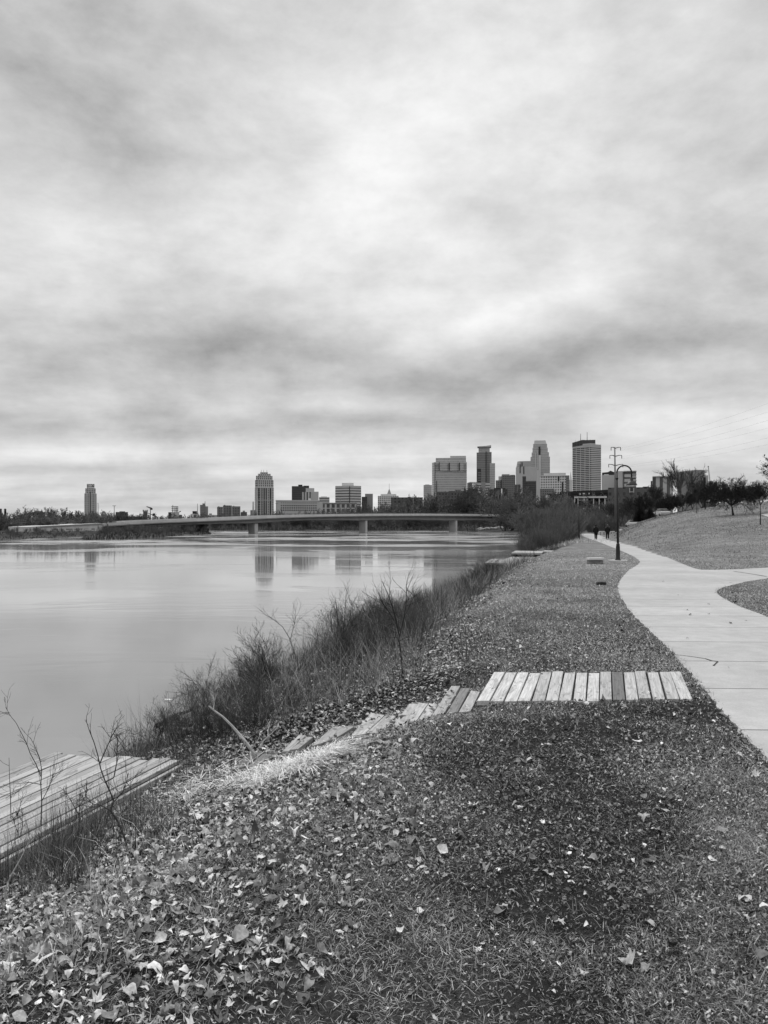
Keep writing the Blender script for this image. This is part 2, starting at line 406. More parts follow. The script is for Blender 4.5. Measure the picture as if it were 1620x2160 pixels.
ground = np_mesh('ground', np.stack([X.ravel(), Y.ravel(), Z], 1), quads, M['ground'], tone=zone, smooth=True)
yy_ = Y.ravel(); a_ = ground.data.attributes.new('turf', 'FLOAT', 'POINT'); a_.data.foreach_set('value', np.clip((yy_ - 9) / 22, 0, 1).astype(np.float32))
tag(ground, kind='structure')

b = MB(); b.v = [(-1500, -60, WATER), (400, -60, WATER), (400, 900, WATER), (-1500, 900, WATER)]; b.f = [(0, 1, 2, 3)]
tag(b.build('river_water', M['water']), kind='structure')

# ------------------------------------------------------------------ concrete paths
def spline(pts, n=6):
    out = []; P = [Vector(p).to_2d() for p in pts]
    for i in range(len(P) - 1):
        p0 = P[max(i - 1, 0)]; p1 = P[i]; p2 = P[i + 1]; p3 = P[min(i + 2, len(P) - 1)]
        for k in range(n):
            t = k / n
            out.append(0.5 * ((2 * p1) + (p2 - p0) * t + (2 * p0 - 5 * p1 + 4 * p2 - p3) * t * t + (3 * p1 - p0 - 3 * p2 + p3) * t ** 3))
    out.append(P[-1]); return out
def G(px, py): return at(px, py, 0.0)
left_edge = [(0.72, -3.0), (1.78, 1.5)] + [G(*q).to_2d() for q in ((1620, 1612), (1540, 1520), (1470, 1440), (1420, 1380), (1372, 1333), (1325, 1285), (1305, 1248), (1308, 1226), (1327, 1203), (1347, 1190), (1345, 1180), (1315, 1164), (1270, 1146), (1243, 1136), (1225, 1129.5))]
right_far = [G(*q).to_2d() for q in ((1226, 1126.2), (1245, 1126), (1262, 1128.5), (1290, 1137), (1312, 1143), (1355, 1156), (1400, 1173), (1440, 1190), (1472, 1201), (1500, 1202.5), (1560, 1201), (1620, 1198), (1800, 1192))]
right_near = [G(*q).to_2d() for q in ((1800, 1207), (1620, 1221), (1540, 1236), (1516, 1244), (1513, 1252), (1525, 1262), (1560, 1280), (1620, 1303), (1800, 1385))] + [Vector((7.2, 4.0)), Vector((7.0, -3.0))]
L = spline(left_edge, 14); RF = spline(right_far); RN = spline(right_near)
jit = random.Random(3)
def rough(P, a): return [Vector((p.x + jit.uniform(-a, a), p.y + jit.uniform(-a, a))) for p in P]
PATH = rough(L, 0.02) + [Vector((27.0, 155.0)), Vector((36, 163))] + RF + RN
PATHA = np.array([(p.x, p.y) for p in PATH])
bm = bmesh.new()
vs = [bm.verts.new((p.x, p.y, 0.012)) for p in PATH]; f = bm.faces.new(vs)
bmesh.ops.triangulate(bm, faces=[f])
ext = bmesh.ops.extrude_face_region(bm, geom=bm.faces[:]); 
for v in ext['geom']:
    if isinstance(v, bmesh.types.BMVert): v.co.z -= 0.10
bmesh.ops.recalc_face_normals(bm, faces=bm.faces)
me = bpy.data.meshes.new('footpath'); bm.to_mesh(me); bm.free(); me.materials.append(M['path'])
path = bpy.data.objects.new('footpath', me); col.objects.link(path); tag(path, kind='structure')
# cracks in the slabs
def strip(name, pix, w, mat, parent, z=0.017):
    P = [G(*q) for q in pix]; b = MB()
    for i, p in enumerate(P):
        d = (P[min(i + 1, len(P) - 1)] - P[max(i - 1, 0)]); n = Vector((-d.y, d.x, 0)).normalized() * w * jit.uniform(0.6, 1.4)
        b.v += [tuple(p + n + Vector((0, 0, z))), tuple(p - n + Vector((0, 0, z)))]
    for i in range(len(P) - 1): b.f.append((2 * i, 2 * i + 1, 2 * i + 3, 2 * i + 2))
    return b.build(name, mat, parent)
strip('crack', ((1412, 1382), (1440, 1385), (1470, 1389), (1488, 1392), (1500, 1396), (1514, 1398)), 0.010, M['wet'], path)
strip('crack', ((1514, 1398), (1509, 1403), (1505, 1407)), 0.009, M['wet'], path)
strip('crack', ((1548, 1206), (1575, 1210), (1600, 1214), (1617, 1217)), 0.03, M['wet'], path)
# the little piece of the upper path on the hill
b = MB(); P = [hit(1604, 1086.5), hit(1622, 1092), hit(1700, 1099), hit(1700, 1091), hit(1622, 1084)]
b.v = [(p.x, p.y, p.z + 0.05) for p in P]; b.f = [(0, 1, 2, 3, 4)]
tag(b.build('hill_path', M['path']), kind='structure')

# ------------------------------------------------------------------ boardwalk and timber steps
def plank_between(nl, nr, fr, fl, thick, name, mat, parent, droop=0.0):
    """one board from four top corners (near-left, near-right, far-right, far-left), parent-local origin at the board's own centre"""
    c = (nl + nr + fr + fl) / 4; b = MB(); dd = (fl + fr) - (nl + nr); ang = math.atan2(dd.y, dd.x) - math.pi / 2; m = Matrix.Rotation(-ang, 3, 'Z')
    q = [m @ (p - c) for p in (nl, nr, fr, fl)]
    b.prism([(p.x, p.y) for p in q], [p.z - thick for p in q], [p.z for p in q])
    o = b.build(name, mat, parent, bevel=0.004)
    o.location = c - (parent.location if parent else Vector((0, 0, 0))); o.rotation_euler.z = ang
    return o
rr = random.Random(11)
nl, nr = at(1004, 1479, 0.024), at(1462, 1473.5, 0.024); fl, fr = at(1041, 1418.5, 0.024), at(1438, 1416.5, 0.024)
bw = empty('boardwalk', (nl + fr) / 2 * 1.0 - Vector((0, 0, 0.024)))
tag(bw, 'long flat boardwalk of sixteen pale planks lying on the lawn beside the path', 'boardwalk')
NP = 16
for i in range(NP):
    a0, a1 = i / NP + 0.0035, (i + 1) / NP - 0.0035
    j0, j1 = rr.uniform(-0.028, 0.028), rr.uniform(-0.028, 0.028); dz = Vector((0, 0, rr.uniform(-0.008, 0.006)))
    q = [nl.lerp(nr, a0), nl.lerp(nr, a1), fl.lerp(fr, a1), fl.lerp(fr, a0)]
    q = [p + dz + Vector((0, j0 if k < 2 else j1, 0)) for k, p in enumerate(q)]
    o = plank_between(*q, 0.045, 'plank', M['darkwood'] if i == 10 else M['deckwood'], bw)
    if i == 10: tag(o, 'dark grey worn plank among the pale ones')
for s in (0.12, 0.5, 0.88):
    a = nl.lerp(fl, s); c = nr.lerp(fr, s); b = MB(); d = c - a
    b.box((0, 0, 0), (d.length - 0.1, 0.07, 0.09), math.atan2(d.y, d.x)); o = b.build('joist', M['under'], bw); o.location = (a + c) / 2 - bw.location - Vector((0, 0, 0.094))

steps = [
    (-0.10, (910, 1509), (993, 1498), (1013, 1455), (952, 1448), 3, 'timber step next to the boardwalk, with a dark middle plank'),
    (-0.22, (821, 1536), (900, 1524), (925, 1483), (862, 1480), 3, 'pale three plank timber step, second down from the boardwalk'),
    (-0.35, (739, 1551), (800, 1541), (842, 1506), (782, 1503), 2, 'half buried timber step in the middle of the stair with leaves on it'),
    (-0.455, (656, 1571), (706, 1560), (748, 1531), (702, 1530), 2, 'tilted timber step above the lowest, with a gap under its near end'),
    (-0.555, (592, 1587), (628, 1581), (660, 1555), (630, 1553), 2, 'small grey lower timber step where the straw begins'),
    (-0.715, (487, 1624), (545, 1612), (580, 1586), (530, 1588), 2, 'mossy dark lowest timber step half hidden behind the straw'),
]
step_poly = []
for z, a, b_, c, d, n, lab in steps:
    q = [at(p[0], p[1], z) for p in (a, b_, c, d)]
    t = empty('timber_step', (q[0] + q[2]) / 2 - Vector((0, 0, 0.09))); tag(t, lab, 'step', 'timber steps going down the bank')
    step_poly.append(np.array([(p.x, p.y) for p in q]))
    for i in range(n):
        a0, a1 = i / n + 0.012, (i + 1) / n - 0.012; dz = Vector((0, 0, rr.uniform(-0.008, 0.004)))
        w = [q[0].lerp(q[1], a0), q[0].lerp(q[1], a1), q[3].lerp(q[2], a1), q[3].lerp(q[2], a0)]
        jj = rr.uniform(-0.05, 0.05); tw = [Vector((0, jj, rr.uniform(-0.012, 0.008))) for _ in range(4)]; w = [p + dz + q_ for p, q_ in zip(w, tw)]
        dark = (z == -0.10 and i == 1) or z == -0.715
        o = plank_between(*w, 0.045, 'plank', M['darkwood'] if dark else M['steps'], t)
        if z == -0.10 and i == 1: tag(o, 'dark worn middle plank')
    mid = [(q[0].lerp(q[3], s), q[1].lerp(q[2], s)) for s in (0.15, 0.85)]
    for e0, e1 in mid:
        b = MB(); dd = e1 - e0; b.box((0, 0, 0), (dd.length * 0.96, 0.05, 0.12), math.atan2(dd.y, dd.x)); o = b.build('riser', M['under'], t); o.location = (e0 + e1) / 2 - t.location - Vector((0, 0, 0.108))

# ------------------------------------------------------------------ docks
DZ = -0.90
A, B_ = at(110, 1588, DZ), at(377, 1603, DZ)           # far end, water side and bank side
C, D = at(58, 1770, DZ), at(-140, 1672, DZ)            # towards the camera
dirn = (C - B_).normalized(); C2 = B_ + dirn * 4.6; D2 = A + dirn * 4.6
dk = empty('dock', (A + C2) / 2 - Vector((0, 0, 0.45)))
tag(dk, 'low wooden dock of long weathered boards floating at the lower left bank', 'dock')
ND = 14
for i in range(ND):
    a0, a1 = i / ND + 0.0035, (i + 1) / ND - 0.0035; dz = Vector((0, 0, rr.uniform(-0.007, 0.005)))
    e = rr.uniform(-0.05, 0.05)
    w = [D2.lerp(C2, a0) + dz, D2.lerp(C2, a1) + dz, A.lerp(B_, a1) + dz - dirn * e, A.lerp(B_, a0) + dz - dirn * e]
    # turn so that the grain axis (local y) runs along the board
    c = sum(w, Vector()) / 4; ang = math.atan2(-dirn.y, -dirn.x) - math.pi / 2; m = Matrix.Rotation(-ang, 3, 'Z')
    q = [m @ (p - c) for p in w]; b = MB(); b.prism([(p.x, p.y) for p in q], [p.z - 0.04 for p in q], [p.z for p in q])
    o = b.build('plank', M['dock'], dk, bevel=0.004); o.location = c - dk.location; o.rotation_euler.z = ang
def dock_side(p, q, h, t, z, name, mat, off=0.0):
    d = (q - p); n = Vector((d.y, -d.x, 0)).normalized(); b = MB(); b.box((0, 0, 0), (t, d.length, h)); o = b.build(name, mat, dk, bevel=0.004)
    o.rotation_euler.z = math.atan2(d.y, d.x) - math.pi / 2; o.location = (p + q) / 2 + n * off - Vector((0, 0, z)) - dk.location; return o
dock_side(B_, C2, 0.12, 0.045, 0.105, 'fascia', M['steps'], -0.03)
dock_side(A, D2, 0.16, 0.045, 0.125, 'fascia', M['darkwood'], 0.03)
dock_side(A, B_, 0.16, 0.045, 0.125, 'fascia', M['darkwood'], -0.03)
dock_side(B_.lerp(C2, 0.02), B_.lerp(C2, 0.36), 0.05, 0.16, 0.17, 'lower_board', M['steps'], -0.14)
dock_side(A.lerp(B_, 0.5), D2.lerp(C2, 0.5), 0.22, 1.1, 0.34, 'float', M['wet'])
DOCK = np.array([(p.x, p.y) for p in (A, B_, C2, D2)])

def slab_pix(pts, z, thick, name, mat, parent):
    P = [at(px, py, z) - parent.location for px, py in pts]; b = MB(); b.prism([(p.x, p.y) for p in P], P[0].z - thick, P[0].z); return b.build(name, mat, parent)
fd = empty('floating_dock', at(1075, 1181, -0.85)); fd.location.z = WATER
tag(fd, 'pale L shaped floating dock lying on the water by the grass', 'dock')
slab_pix(((1022, 1187), (1112, 1190), (1143, 1173), (1083, 1173), (1062, 1180.2), (1036, 1179.2)), -0.90, 0.12, 'deck', M['dock'], fd)
slab_pix(((1024, 1188), (1108, 1190.3), (1140, 1174), (1085, 1174), (1064, 1181), (1038, 1180.2)), -1.04, 0.30, 'float', M['wet'], fd)
rp = empty('raised_platform', at(1112, 1166, -0.60)); rp.location.z = hz(rp.location.x, rp.location.y)
tag(rp, 'raised wooden platform on short posts behind the floating dock', 'platform')
slab_pix(((1079, 1165.5), (1143, 1166.5), (1147, 1162.5), (1088, 1161.5)), -0.55, 0.14, 'deck', M['dock'], rp)
for px in (1080.5, 1094, 1108, 1121, 1135, 1142.5):
    p = at(px, 1165.3 + (px - 1079) * 0.016, -0.55) - rp.location + Vector((0, 0.15, -0.14)); b = MB(); b.box((p.x, p.y, p.z - 0.45), (0.14, 0.14, 0.9)); b.build('post', M['under'], rp)
p = at(1112, 1163.5, -0.55) - rp.location; b = MB(); b.box((p.x, p.y + 0.5, p.z - 0.55), (2.5, 0.1, 0.8)); b.build('underside_shade', M['wet'], rp)  # near-black sheet standing in for the shade under the deck
gw = empty('gangway', at(1160, 1162.5, -0.5)); gw.location.z = hz(gw.location.x, gw.location.y)
tag(gw, 'narrow wooden gangway from the raised platform to the grass', 'gangway')
slab_pix(((1145, 1163.2), (1175, 1164), (1177, 1161.5), (1148, 1160.5)), -0.48, 0.12, 'deck', M['dock'], gw)
for px in (1146.5, 1152):
    p = at(px, 1163, -0.48) - gw.location + Vector((0, 0.1, -0.12)); b = MB(); b.box((p.x, p.y, p.z - 0.4), (0.14, 0.14, 0.8)); b.build('post', M['under'], gw)
sd = empty('landing_stage', at(1104, 1189.5, -0.62)); sd.location.z = hz(sd.location.x, sd.location.y)
tag(sd, 'small pale landing stage nearest the camera below the floating dock', 'dock')
slab_pix(((1079, 1193), (1120, 1193.6), (1129, 1189), (1086, 1189)), -0.62, 0.12, 'deck', M['dock'], sd)
slab_pix(((1081, 1193.2), (1118, 1193.8), (1126, 1190), (1088, 1190)), -0.75, 0.45, 'float', M['wet'], sd)

# ------------------------------------------------------------------ twigs: branching skeletons to meshes
def segs_mesh(name, segs, mat, parent=None, sides=3):
    S = np.asarray(segs, dtype=np.float64); p0 = S[:, 0:3]; p1 = S[:, 3:6]; r0 = S[:, 6:7]; r1 = S[:, 7:8]
    d = p1 - p0; d /= np.linalg.norm(d, axis=1, keepdims=True) + 1e-9
    ref = np.where(np.abs(d[:, 2:3]) > 0.9, np.array([[1.0, 0, 0]]), np.array([[0, 0, 1.0]]))
    u = np.cross(d, ref); u /= np.linalg.norm(u, axis=1, keepdims=True) + 1e-9; w = np.cross(d, u)
    ring = []
    for p, r in ((p0, r0), (p1, r1)):
        for k in range(sides):
            a = 2 * math.pi * k / sides; ring.append(p + (u * math.cos(a) + w * math.sin(a)) * r)
    V = np.stack(ring, 1).reshape(-1, 3); n = len(S); base = (np.arange(n) * sides * 2)[:, None]
    Fq = []
    for k in range(sides):
        j = (k + 1) % sides; Fq.append(base + np.array([[k, j, sides + j, sides + k]]))
    return np_mesh(name, V, np.concatenate(Fq, 0), mat, parent)

def grow(rg, p, d, L, r, depth, out, nch=(5, 4, 4), ang=0.7, wob=0.10, up=0.06, ratio=0.6, nseg=4, start=0.25, rmin=0.003, level=0):
    d = np.array(d, float); d /= np.linalg.norm(d); p = np.array(p, float)
    pts = [p]; dirs = [d]
    for i in range(nseg):
        d = d + rg.normal(0, wob, 3) + np.array([0, 0, up]); d /= np.linalg.norm(d)
        q = pts[-1] + d * L / nseg; f0 = 1 - 0.75 * i / nseg; f1 = 1 - 0.75 * (i + 1) / nseg
        out.append((*pts[-1], *q, max(r * f0, rmin), max(r * f1, rmin * 0.6), level)); pts.append(q); dirs.append(d)
    if depth == 0: return
    n = nch[min(level, len(nch) - 1)]
    for i in range(n):
        t = start + (1 - start) * (i + rg.uniform(0.1, 0.9)) / n; k = min(int(t * nseg), nseg - 1); f = t * nseg - k
        q = pts[k] * (1 - f) + pts[k + 1] * f; dd = dirs[k + 1]
        perp = np.cross(dd, rg.normal(0, 1, 3)); perp /= np.linalg.norm(perp) + 1e-9
        a = ang * rg.uniform(0.6, 1.3); nd = dd * math.cos(a) + perp * math.sin(a)
        grow(rg, q, nd, L * ratio * rg.uniform(0.6, 1.15) * (1.15 - 0.5 * t), r * 0.55 * (1.1 - 0.5 * t), depth - 1, out, nch, ang, wob, up, ratio, max(nseg - 1, 2), 0.2, rmin, level + 1)

def shrub_proto(seed, stems, hgt, spread, depth, nch, r, rmin, ang=0.5, ratio=0.55, up=0.08, wob=0.1, radius=0.15):
    rg = np.random.default_rng(seed); out = []
    for i in range(stems):
        a = rg.uniform(0, 2 * math.pi); q = rg.uniform(0, radius); t = rg.uniform(0, spread)
        b = a + rg.normal(0, 0.6)
        grow(rg, (q * math.cos(a), q * math.sin(a), -0.04), (math.sin(t) * math.cos(b), math.sin(t) * math.sin(b), math.cos(t)), hgt * rg.uniform(0.55, 1.0), r * rg.uniform(0.6, 1.1), depth, out, nch, ang, wob, up, ratio, 4, 0.25, rmin)
    return [o[:8] for o in out]

def place_copies(protos, spots, name, label, cat, group, smin=0.0):
    """spots: (x, y, z, scale, rz, k); the first use of a prototype moves the prototype itself"""
    used = set()
    for x, y, z, s, rz, k in spots:
        o = protos[k]
        if k in used: o = o.copy(); col.objects.link(o)
        used.add(k); o.name = name
        o.location = (x, y, z); o.rotation_euler = (0, 0, rz); o.scale = (max(s, smin), max(s, smin), s * jit.uniform(0.9, 1.12))
        lab = label(x, y) if callable(label) else label
        g = group(x, y) if callable(group) else group
        tag(o, lab, cat, g)
    for k, o in enumerate(protos):
        if k not in used: bpy.data.objects.remove(o)

# ------------------------------------------------------------------ bare shrubs of the near bank
near_protos = [segs_mesh('bare_shrub', shrub_proto(100 + k, 8 + k % 3 * 3, 1.0, 0.75, 3, (6, 4, 3), 0.0065, 0.0016, 0.55, 0.55, 0.06, 0.13), M['twig']) for k in range(6)]
spots = []; rg = np.random.default_rng(5)
y = 9.2
while y < 62:
    T = float(np.interp(y, TY, TX)); W = float(np.interp(y, WY, WX)); wdt = T - W
    for _ in range(6 if y < 34 else 2):
        t = rg.uniform(0.14, 1.02); x = T - t * wdt; yy = y + rg.uniform(-0.5, 0.5) * (0.3 + y * 0.03)
        if 7 < yy < 9.4: continue
        if yy < 11 and t < 0.25: continue
        if 38 < yy < 72 or (yy > 27 and t < 0.5): continue
        if fbm(np.array([x * 0.8]), np.array([yy * 0.5]), 73, 3)[0] < 0.42: continue
        s = rg.uniform(0.5, 1.05) * (1.0 if y < 20 else 1.2)
        s *= float(np.interp(yy, [9, 14, 24, 30, 38, 44], [0.95, 0.95, 0.85, 0.7, 0.4, 0.25]))
        spots.append((x, yy, hz(x, yy), s, rg.uniform(0, 6.28), int(rg.integers(0, 6))))
    y += 0.42 + y * 0.035
for q in ((352, 1560), (385, 1555), (402, 1585), (425, 1560), (440, 1592), (455, 1575), (480, 1570), (470, 1540), (500, 1560), (520, 1535), (545, 1545), (370, 1585), (335, 1575), (412, 1530), (450, 1525), (560, 1520), (600, 1510)):
    p = hit(*q); spots.append((p.x, p.y, p.z, rg.uniform(0.4, 0.72), rg.uniform(0, 6.28), int(rg.integers(0, 6))))
def near_label(x, y):
    if y < 13: return 'leafless low shrub on the muddy bank below the timber steps'
    if y < 24: return 'leafless shrub in the thick brush on the bank beyond the timber steps'
    return 'leafless shrub on the far end of the near bank towards the floating dock'
def near_group(x, y): return 'shrubs on the muddy bank' if y < 13 else 'shrubs in the thick bank brush' if y < 24 else 'shrubs towards the floating dock'
place_copies(near_protos, spots, 'bare_shrub', near_label, 'shrub', near_group)

# taller, paler whips that stand out of the brush
def pix_stem(base, pts, r0, r1, rg_, depthj=0.03):
    """a stem whose outline was measured on the photograph, standing at the base's own distance"""
    Yb = base.y; out = [base]
    yy = Yb
    for px, py in pts:
        yy += rg_.uniform(-depthj, depthj); out.append(at_y(px, py, yy))
    n = len(out); seg = []
    for i in range(n - 1):
        a = r0 + (r1 - r0) * i / (n - 1); c = r0 + (r1 - r0) * (i + 1) / (n - 1)
        seg.append((*out[i], *out[i + 1], a, c))
    return out, seg
def sapling(name, label, cat, base_px, stems, r0, twigs, seed, mat, leaves=0, group=None, base=None, twl=0.14):
    rg_ = np.random.default_rng(seed); base = base or hit(*base_px); S = []
    for k, st in enumerate(stems):
        st_base = base if k == 0 else None
        pts = st[1:] if isinstance(st[0], (int, float)) and False else st
        b0 = base if k == 0 or st[0] is None else at_y(*st[0], base.y)
        pl = st if k == 0 else st[1:]
        P, s = pix_stem(b0, pl, r0 if k == 0 else r0 * 0.6, r0 * 0.28, rg_)
        S += s
        for i in range(twigs):
            t = rg_.uniform(0.3, 1) * (len(P) - 1); j = min(int(t), len(P) - 2); q = P[j].lerp(P[j + 1], t - j); dd = np.array((P[j + 1] - P[j]).normalized())
            nd = dd * 0.75 + rg_.normal(0, 0.5, 3); out = []
            grow(rg_, q, nd, twl * rg_.uniform(0.6, 1.5), r0 * 0.3, 1, out, (3,), 0.6, 0.12, 0.03, 0.55, 3, 0.3, 0.0012)
            S += [o[:8] for o in out]
    A = np.array(S); A[:, 0:3] -= np.array(base); A[:, 3:6] -= np.array(base)
    o = segs_mesh(name, A, mat, None, 5); o.location = base; tag(o, label, cat, group)
    return o, S
sapling('sapling', 'forked bare sapling leaning in front of the dock', 'sapling', (268, 1792), [
    [(262, 1765), (248, 1732), (233, 1710), (239, 1690), (233, 1672), (222, 1648), (212, 1620), (206, 1592), (198, 1565), (188, 1540), (181, 1518)],
    [(237, 1694), (247, 1684), (258, 1672), (265, 1655), (271, 1630)],
    [(210, 1612), (219, 1590), (229, 1568), (238, 1548), (249, 1552)],
    [(222, 1650), (240, 1640), (246, 1610), (247, 1580), (247, 1555)],
    [(233, 1710), (215, 1700), (198, 1697), (184, 1688)]], 0.0078, 9, 1, M['twig'])
sapling('sapling', 'thin bare sapling with an arched tip over the left water', 'sapling', (86, 1800), [
    [(86, 1765), (87, 1725), (88, 1690), (86, 1655), (88, 1625), (84, 1600), (74, 1575), (64, 1556)],
    [(87, 1640), (76, 1612), (64, 1590), (56, 1568), (46, 1548), (34, 1525), (22, 1510), (12, 1492)],
    [(88, 1655), (60, 1650), (40, 1668)],
    [(88, 1690), (104, 1660), (112, 1632)]], 0.0062, 8, 2, M['twig'])
sapling('sapling', 'straight single stem standing at the left edge of the photo', 'sapling', (22, 1810), [
    [(24, 1770), (23, 1720), (22, 1680), (20, 1640), (19, 1598)], [(24, 1740), (40, 1710), (45, 1690)]], 0.006, 4, 3, M['twig'])
sapling('dead_weed', 'dark dead weed with clumped seed heads beside the forked sapling', 'weed', (165, 1800), [
    [(166, 1760), (167, 1720), (168, 1690), (170, 1665)], [(167, 1720), (150, 1690), (140, 1672)], [(168, 1700), (180, 1680), (184, 1664)]], 0.005, 14, 4, M['barkd'], twl=0.05)
sapling('dead_weed', 'dark dead weed with clumped seed heads at the left edge', 'weed', (40, 1830), [
    [(40, 1790), (38, 1750), (38, 1715)], [(39, 1760), (30, 1735), (26, 1716)], [(40, 1775), (48, 1740), (46, 1712)]], 0.005, 14, 5, M['barkd'], twl=0.05)
sapling('dead_branch', 'crooked pale dead branch lying at the lower left edge', 'branch', (14, 1905), [
    [(10, 1880), (22, 1850), (33, 1830), (44, 1810)], [(16, 1868), (4, 1872), (-8, 1878)], [(12, 1880), (18, 1902), (20, 1922)]], 0.010, 2, 6, M['pale'])
sapling('sapling', 'tall dark leaning sapling rising out of the middle bank brush', 'sapling', (850, 1425), [
    [(846, 1385), (842, 1345), (836, 1310), (828, 1280), (818, 1253), (806, 1226)],
    [(842, 1345), (853, 1300), (858, 1262), (857, 1232)], [(838, 1320), (820, 1290), (800, 1262)]], 0.012, 10, 7, M['barkd'], twl=0.3)
sapling('sapling', 'many stemmed grey sapling left of the tall leaning one', 'sapling', (722, 1392), [
    [(723, 1360), (725, 1320), (728, 1285), (730, 1256)], [(723, 1350), (712, 1310), (708, 1270)], [(724, 1345), (738, 1305), (742, 1268)], [(723, 1355), (700, 1330), (696, 1296)]], 0.008, 12, 8, M['twig'], twl=0.3)
sapling('sapling', 'pale arching whip above the brush near the water', 'sapling', (632, 1440), [
    [(622, 1380), (610, 1345), (596, 1322), (578, 1308), (564, 1299)], [(612, 1350), (620, 1320), (624, 1300)]], 0.008, 10, 9, M['twig'], twl=0.25)
sapling('sapling', 'arching bare whip nearest the floating white scrap', 'sapling', (430, 1500), [
    [(428, 1470), (418, 1455), (404, 1432), (388, 1420), (368, 1411)], [(428, 1478), (436, 1440), (446, 1398)], [(428, 1480), (408, 1468), (380, 1461), (350, 1459)]], 0.008, 8, 10, M['twig'], twl=0.2)
sapling('reed_clump', 'pale bent reed clump at the lawn side of the brush', 'reeds', (985, 1400), [
    [(984, 1360), (982, 1325), (978, 1312), (972, 1316)], [(988, 1392), (994, 1350), (996, 1316)], [(978, 1396), (972, 1350), (968, 1318)], [(976, 1396), (966, 1370), (962, 1350)]], 0.008, 2, 11, M['barkl'])
for k, (bp, st, r_, lab) in enumerate((((556, 1516), [(540, 1512), (522, 1512), (505, 1513)], 0.012, 'short pale bare branch lying level in the brush right of the white fallen branch'),
        ((517, 1517), [(508, 1500), (500, 1480), (499, 1460)], 0.010, 'thin pale branch standing in the brush above the white fallen branch'),
        ((727, 1520), [(724, 1500), (718, 1480), (712, 1462)], 0.010, 'forked pale dead stem standing behind the middle steps'),
        ((640, 1455), [(632, 1440), (622, 1420), (612, 1408)], 0.014, 'bent pale branch in the brush below the arching whip'),
        ((800, 1470), [(792, 1455), (800, 1435), (806, 1425)], 0.012, 'crooked pale stem in the brush below the tall leaning sapling'))):
    sapling('dead_branch', lab, 'branch', bp, [st], r_, 6, 60 + k, M['pale'], twl=0.2)
tb = hit(543, 1603)
sapling('fallen_branch', 'barkless white fallen branch slanting through the brush above the dock', 'branch', None, [
    [(528, 1578), (510, 1555), (490, 1532), (470, 1512), (452, 1499), (440, 1489)], [(505, 1552), (520, 1565), (536, 1590)], [(548, 1578), (556, 1562), (566, 1553)]], 0.020, 2, 12, M['pale'], base=tb)
lb = hit(662, 1473)
sapling('fallen_log', 'grey fallen log lying among the roots behind the steps', 'log', None, [
    [(680, 1467), (705, 1460), (730, 1450), (743, 1444)], [(735, 1448), (748, 1444), (755, 1447)]], 0.045, 3, 13, M['log'], base=lb)

# ------------------------------------------------------------------ stuff: undergrowth, straw, grass, leaves
def blades(name, P, L_, Wd, lean, az, tone, mat, label_kind='stuff', curl=0.5):
    """P (n,3) roots; a blade is a bent ribbon of five points"""
    n = len(P); dx, dy = np.cos(az), np.sin(az)
    side = np.stack([-dy, dx, np.zeros(n)], 1) * (Wd / 2)[:, None]
    def pt(f, l):
        a = lean * l
        return np.stack([dx * np.sin(a), dy * np.sin(a), np.cos(a)], 1) * (L_ * f)[:, None]
    m1 = P + pt(0.5, 0.75); tip = P + pt(0.5, 0.75) + pt(0.5, 1.0 + curl)
    V = np.stack([P - side, P + side, m1 - side * 0.8, m1 + side * 0.8, tip], 1).reshape(-1, 3)
    b0 = (np.arange(n) * 5)[:, None]
    T = np.concatenate([b0 + np.array([[0, 1, 3]]), b0 + np.array([[0, 3, 2]]), b0 + np.array([[2, 3, 4]])], 0)
    o = np_mesh(name, V, T, mat, tone=np.repeat(tone, 5)); o['kind'] = label_kind
    return o

def scatter(n, y0, y1, k=0.60, pw=1.0):
    y = (rng.random(n) * (y1 ** (pw + 1) - y0 ** (pw + 1)) + y0 ** (pw + 1)) ** (1 / (pw + 1)); x = (rng.random(n) * 2 - 1) * (k * y + 0.25)
    return x, y
def in_steps(x, y):
    m = np.zeros(len(x), bool)
    for P in step_poly: m |= poly_inside(P, x, y)
    return m
BOARD = np.array([(p.x, p.y) for p in (nl, nr, fr, fl)])

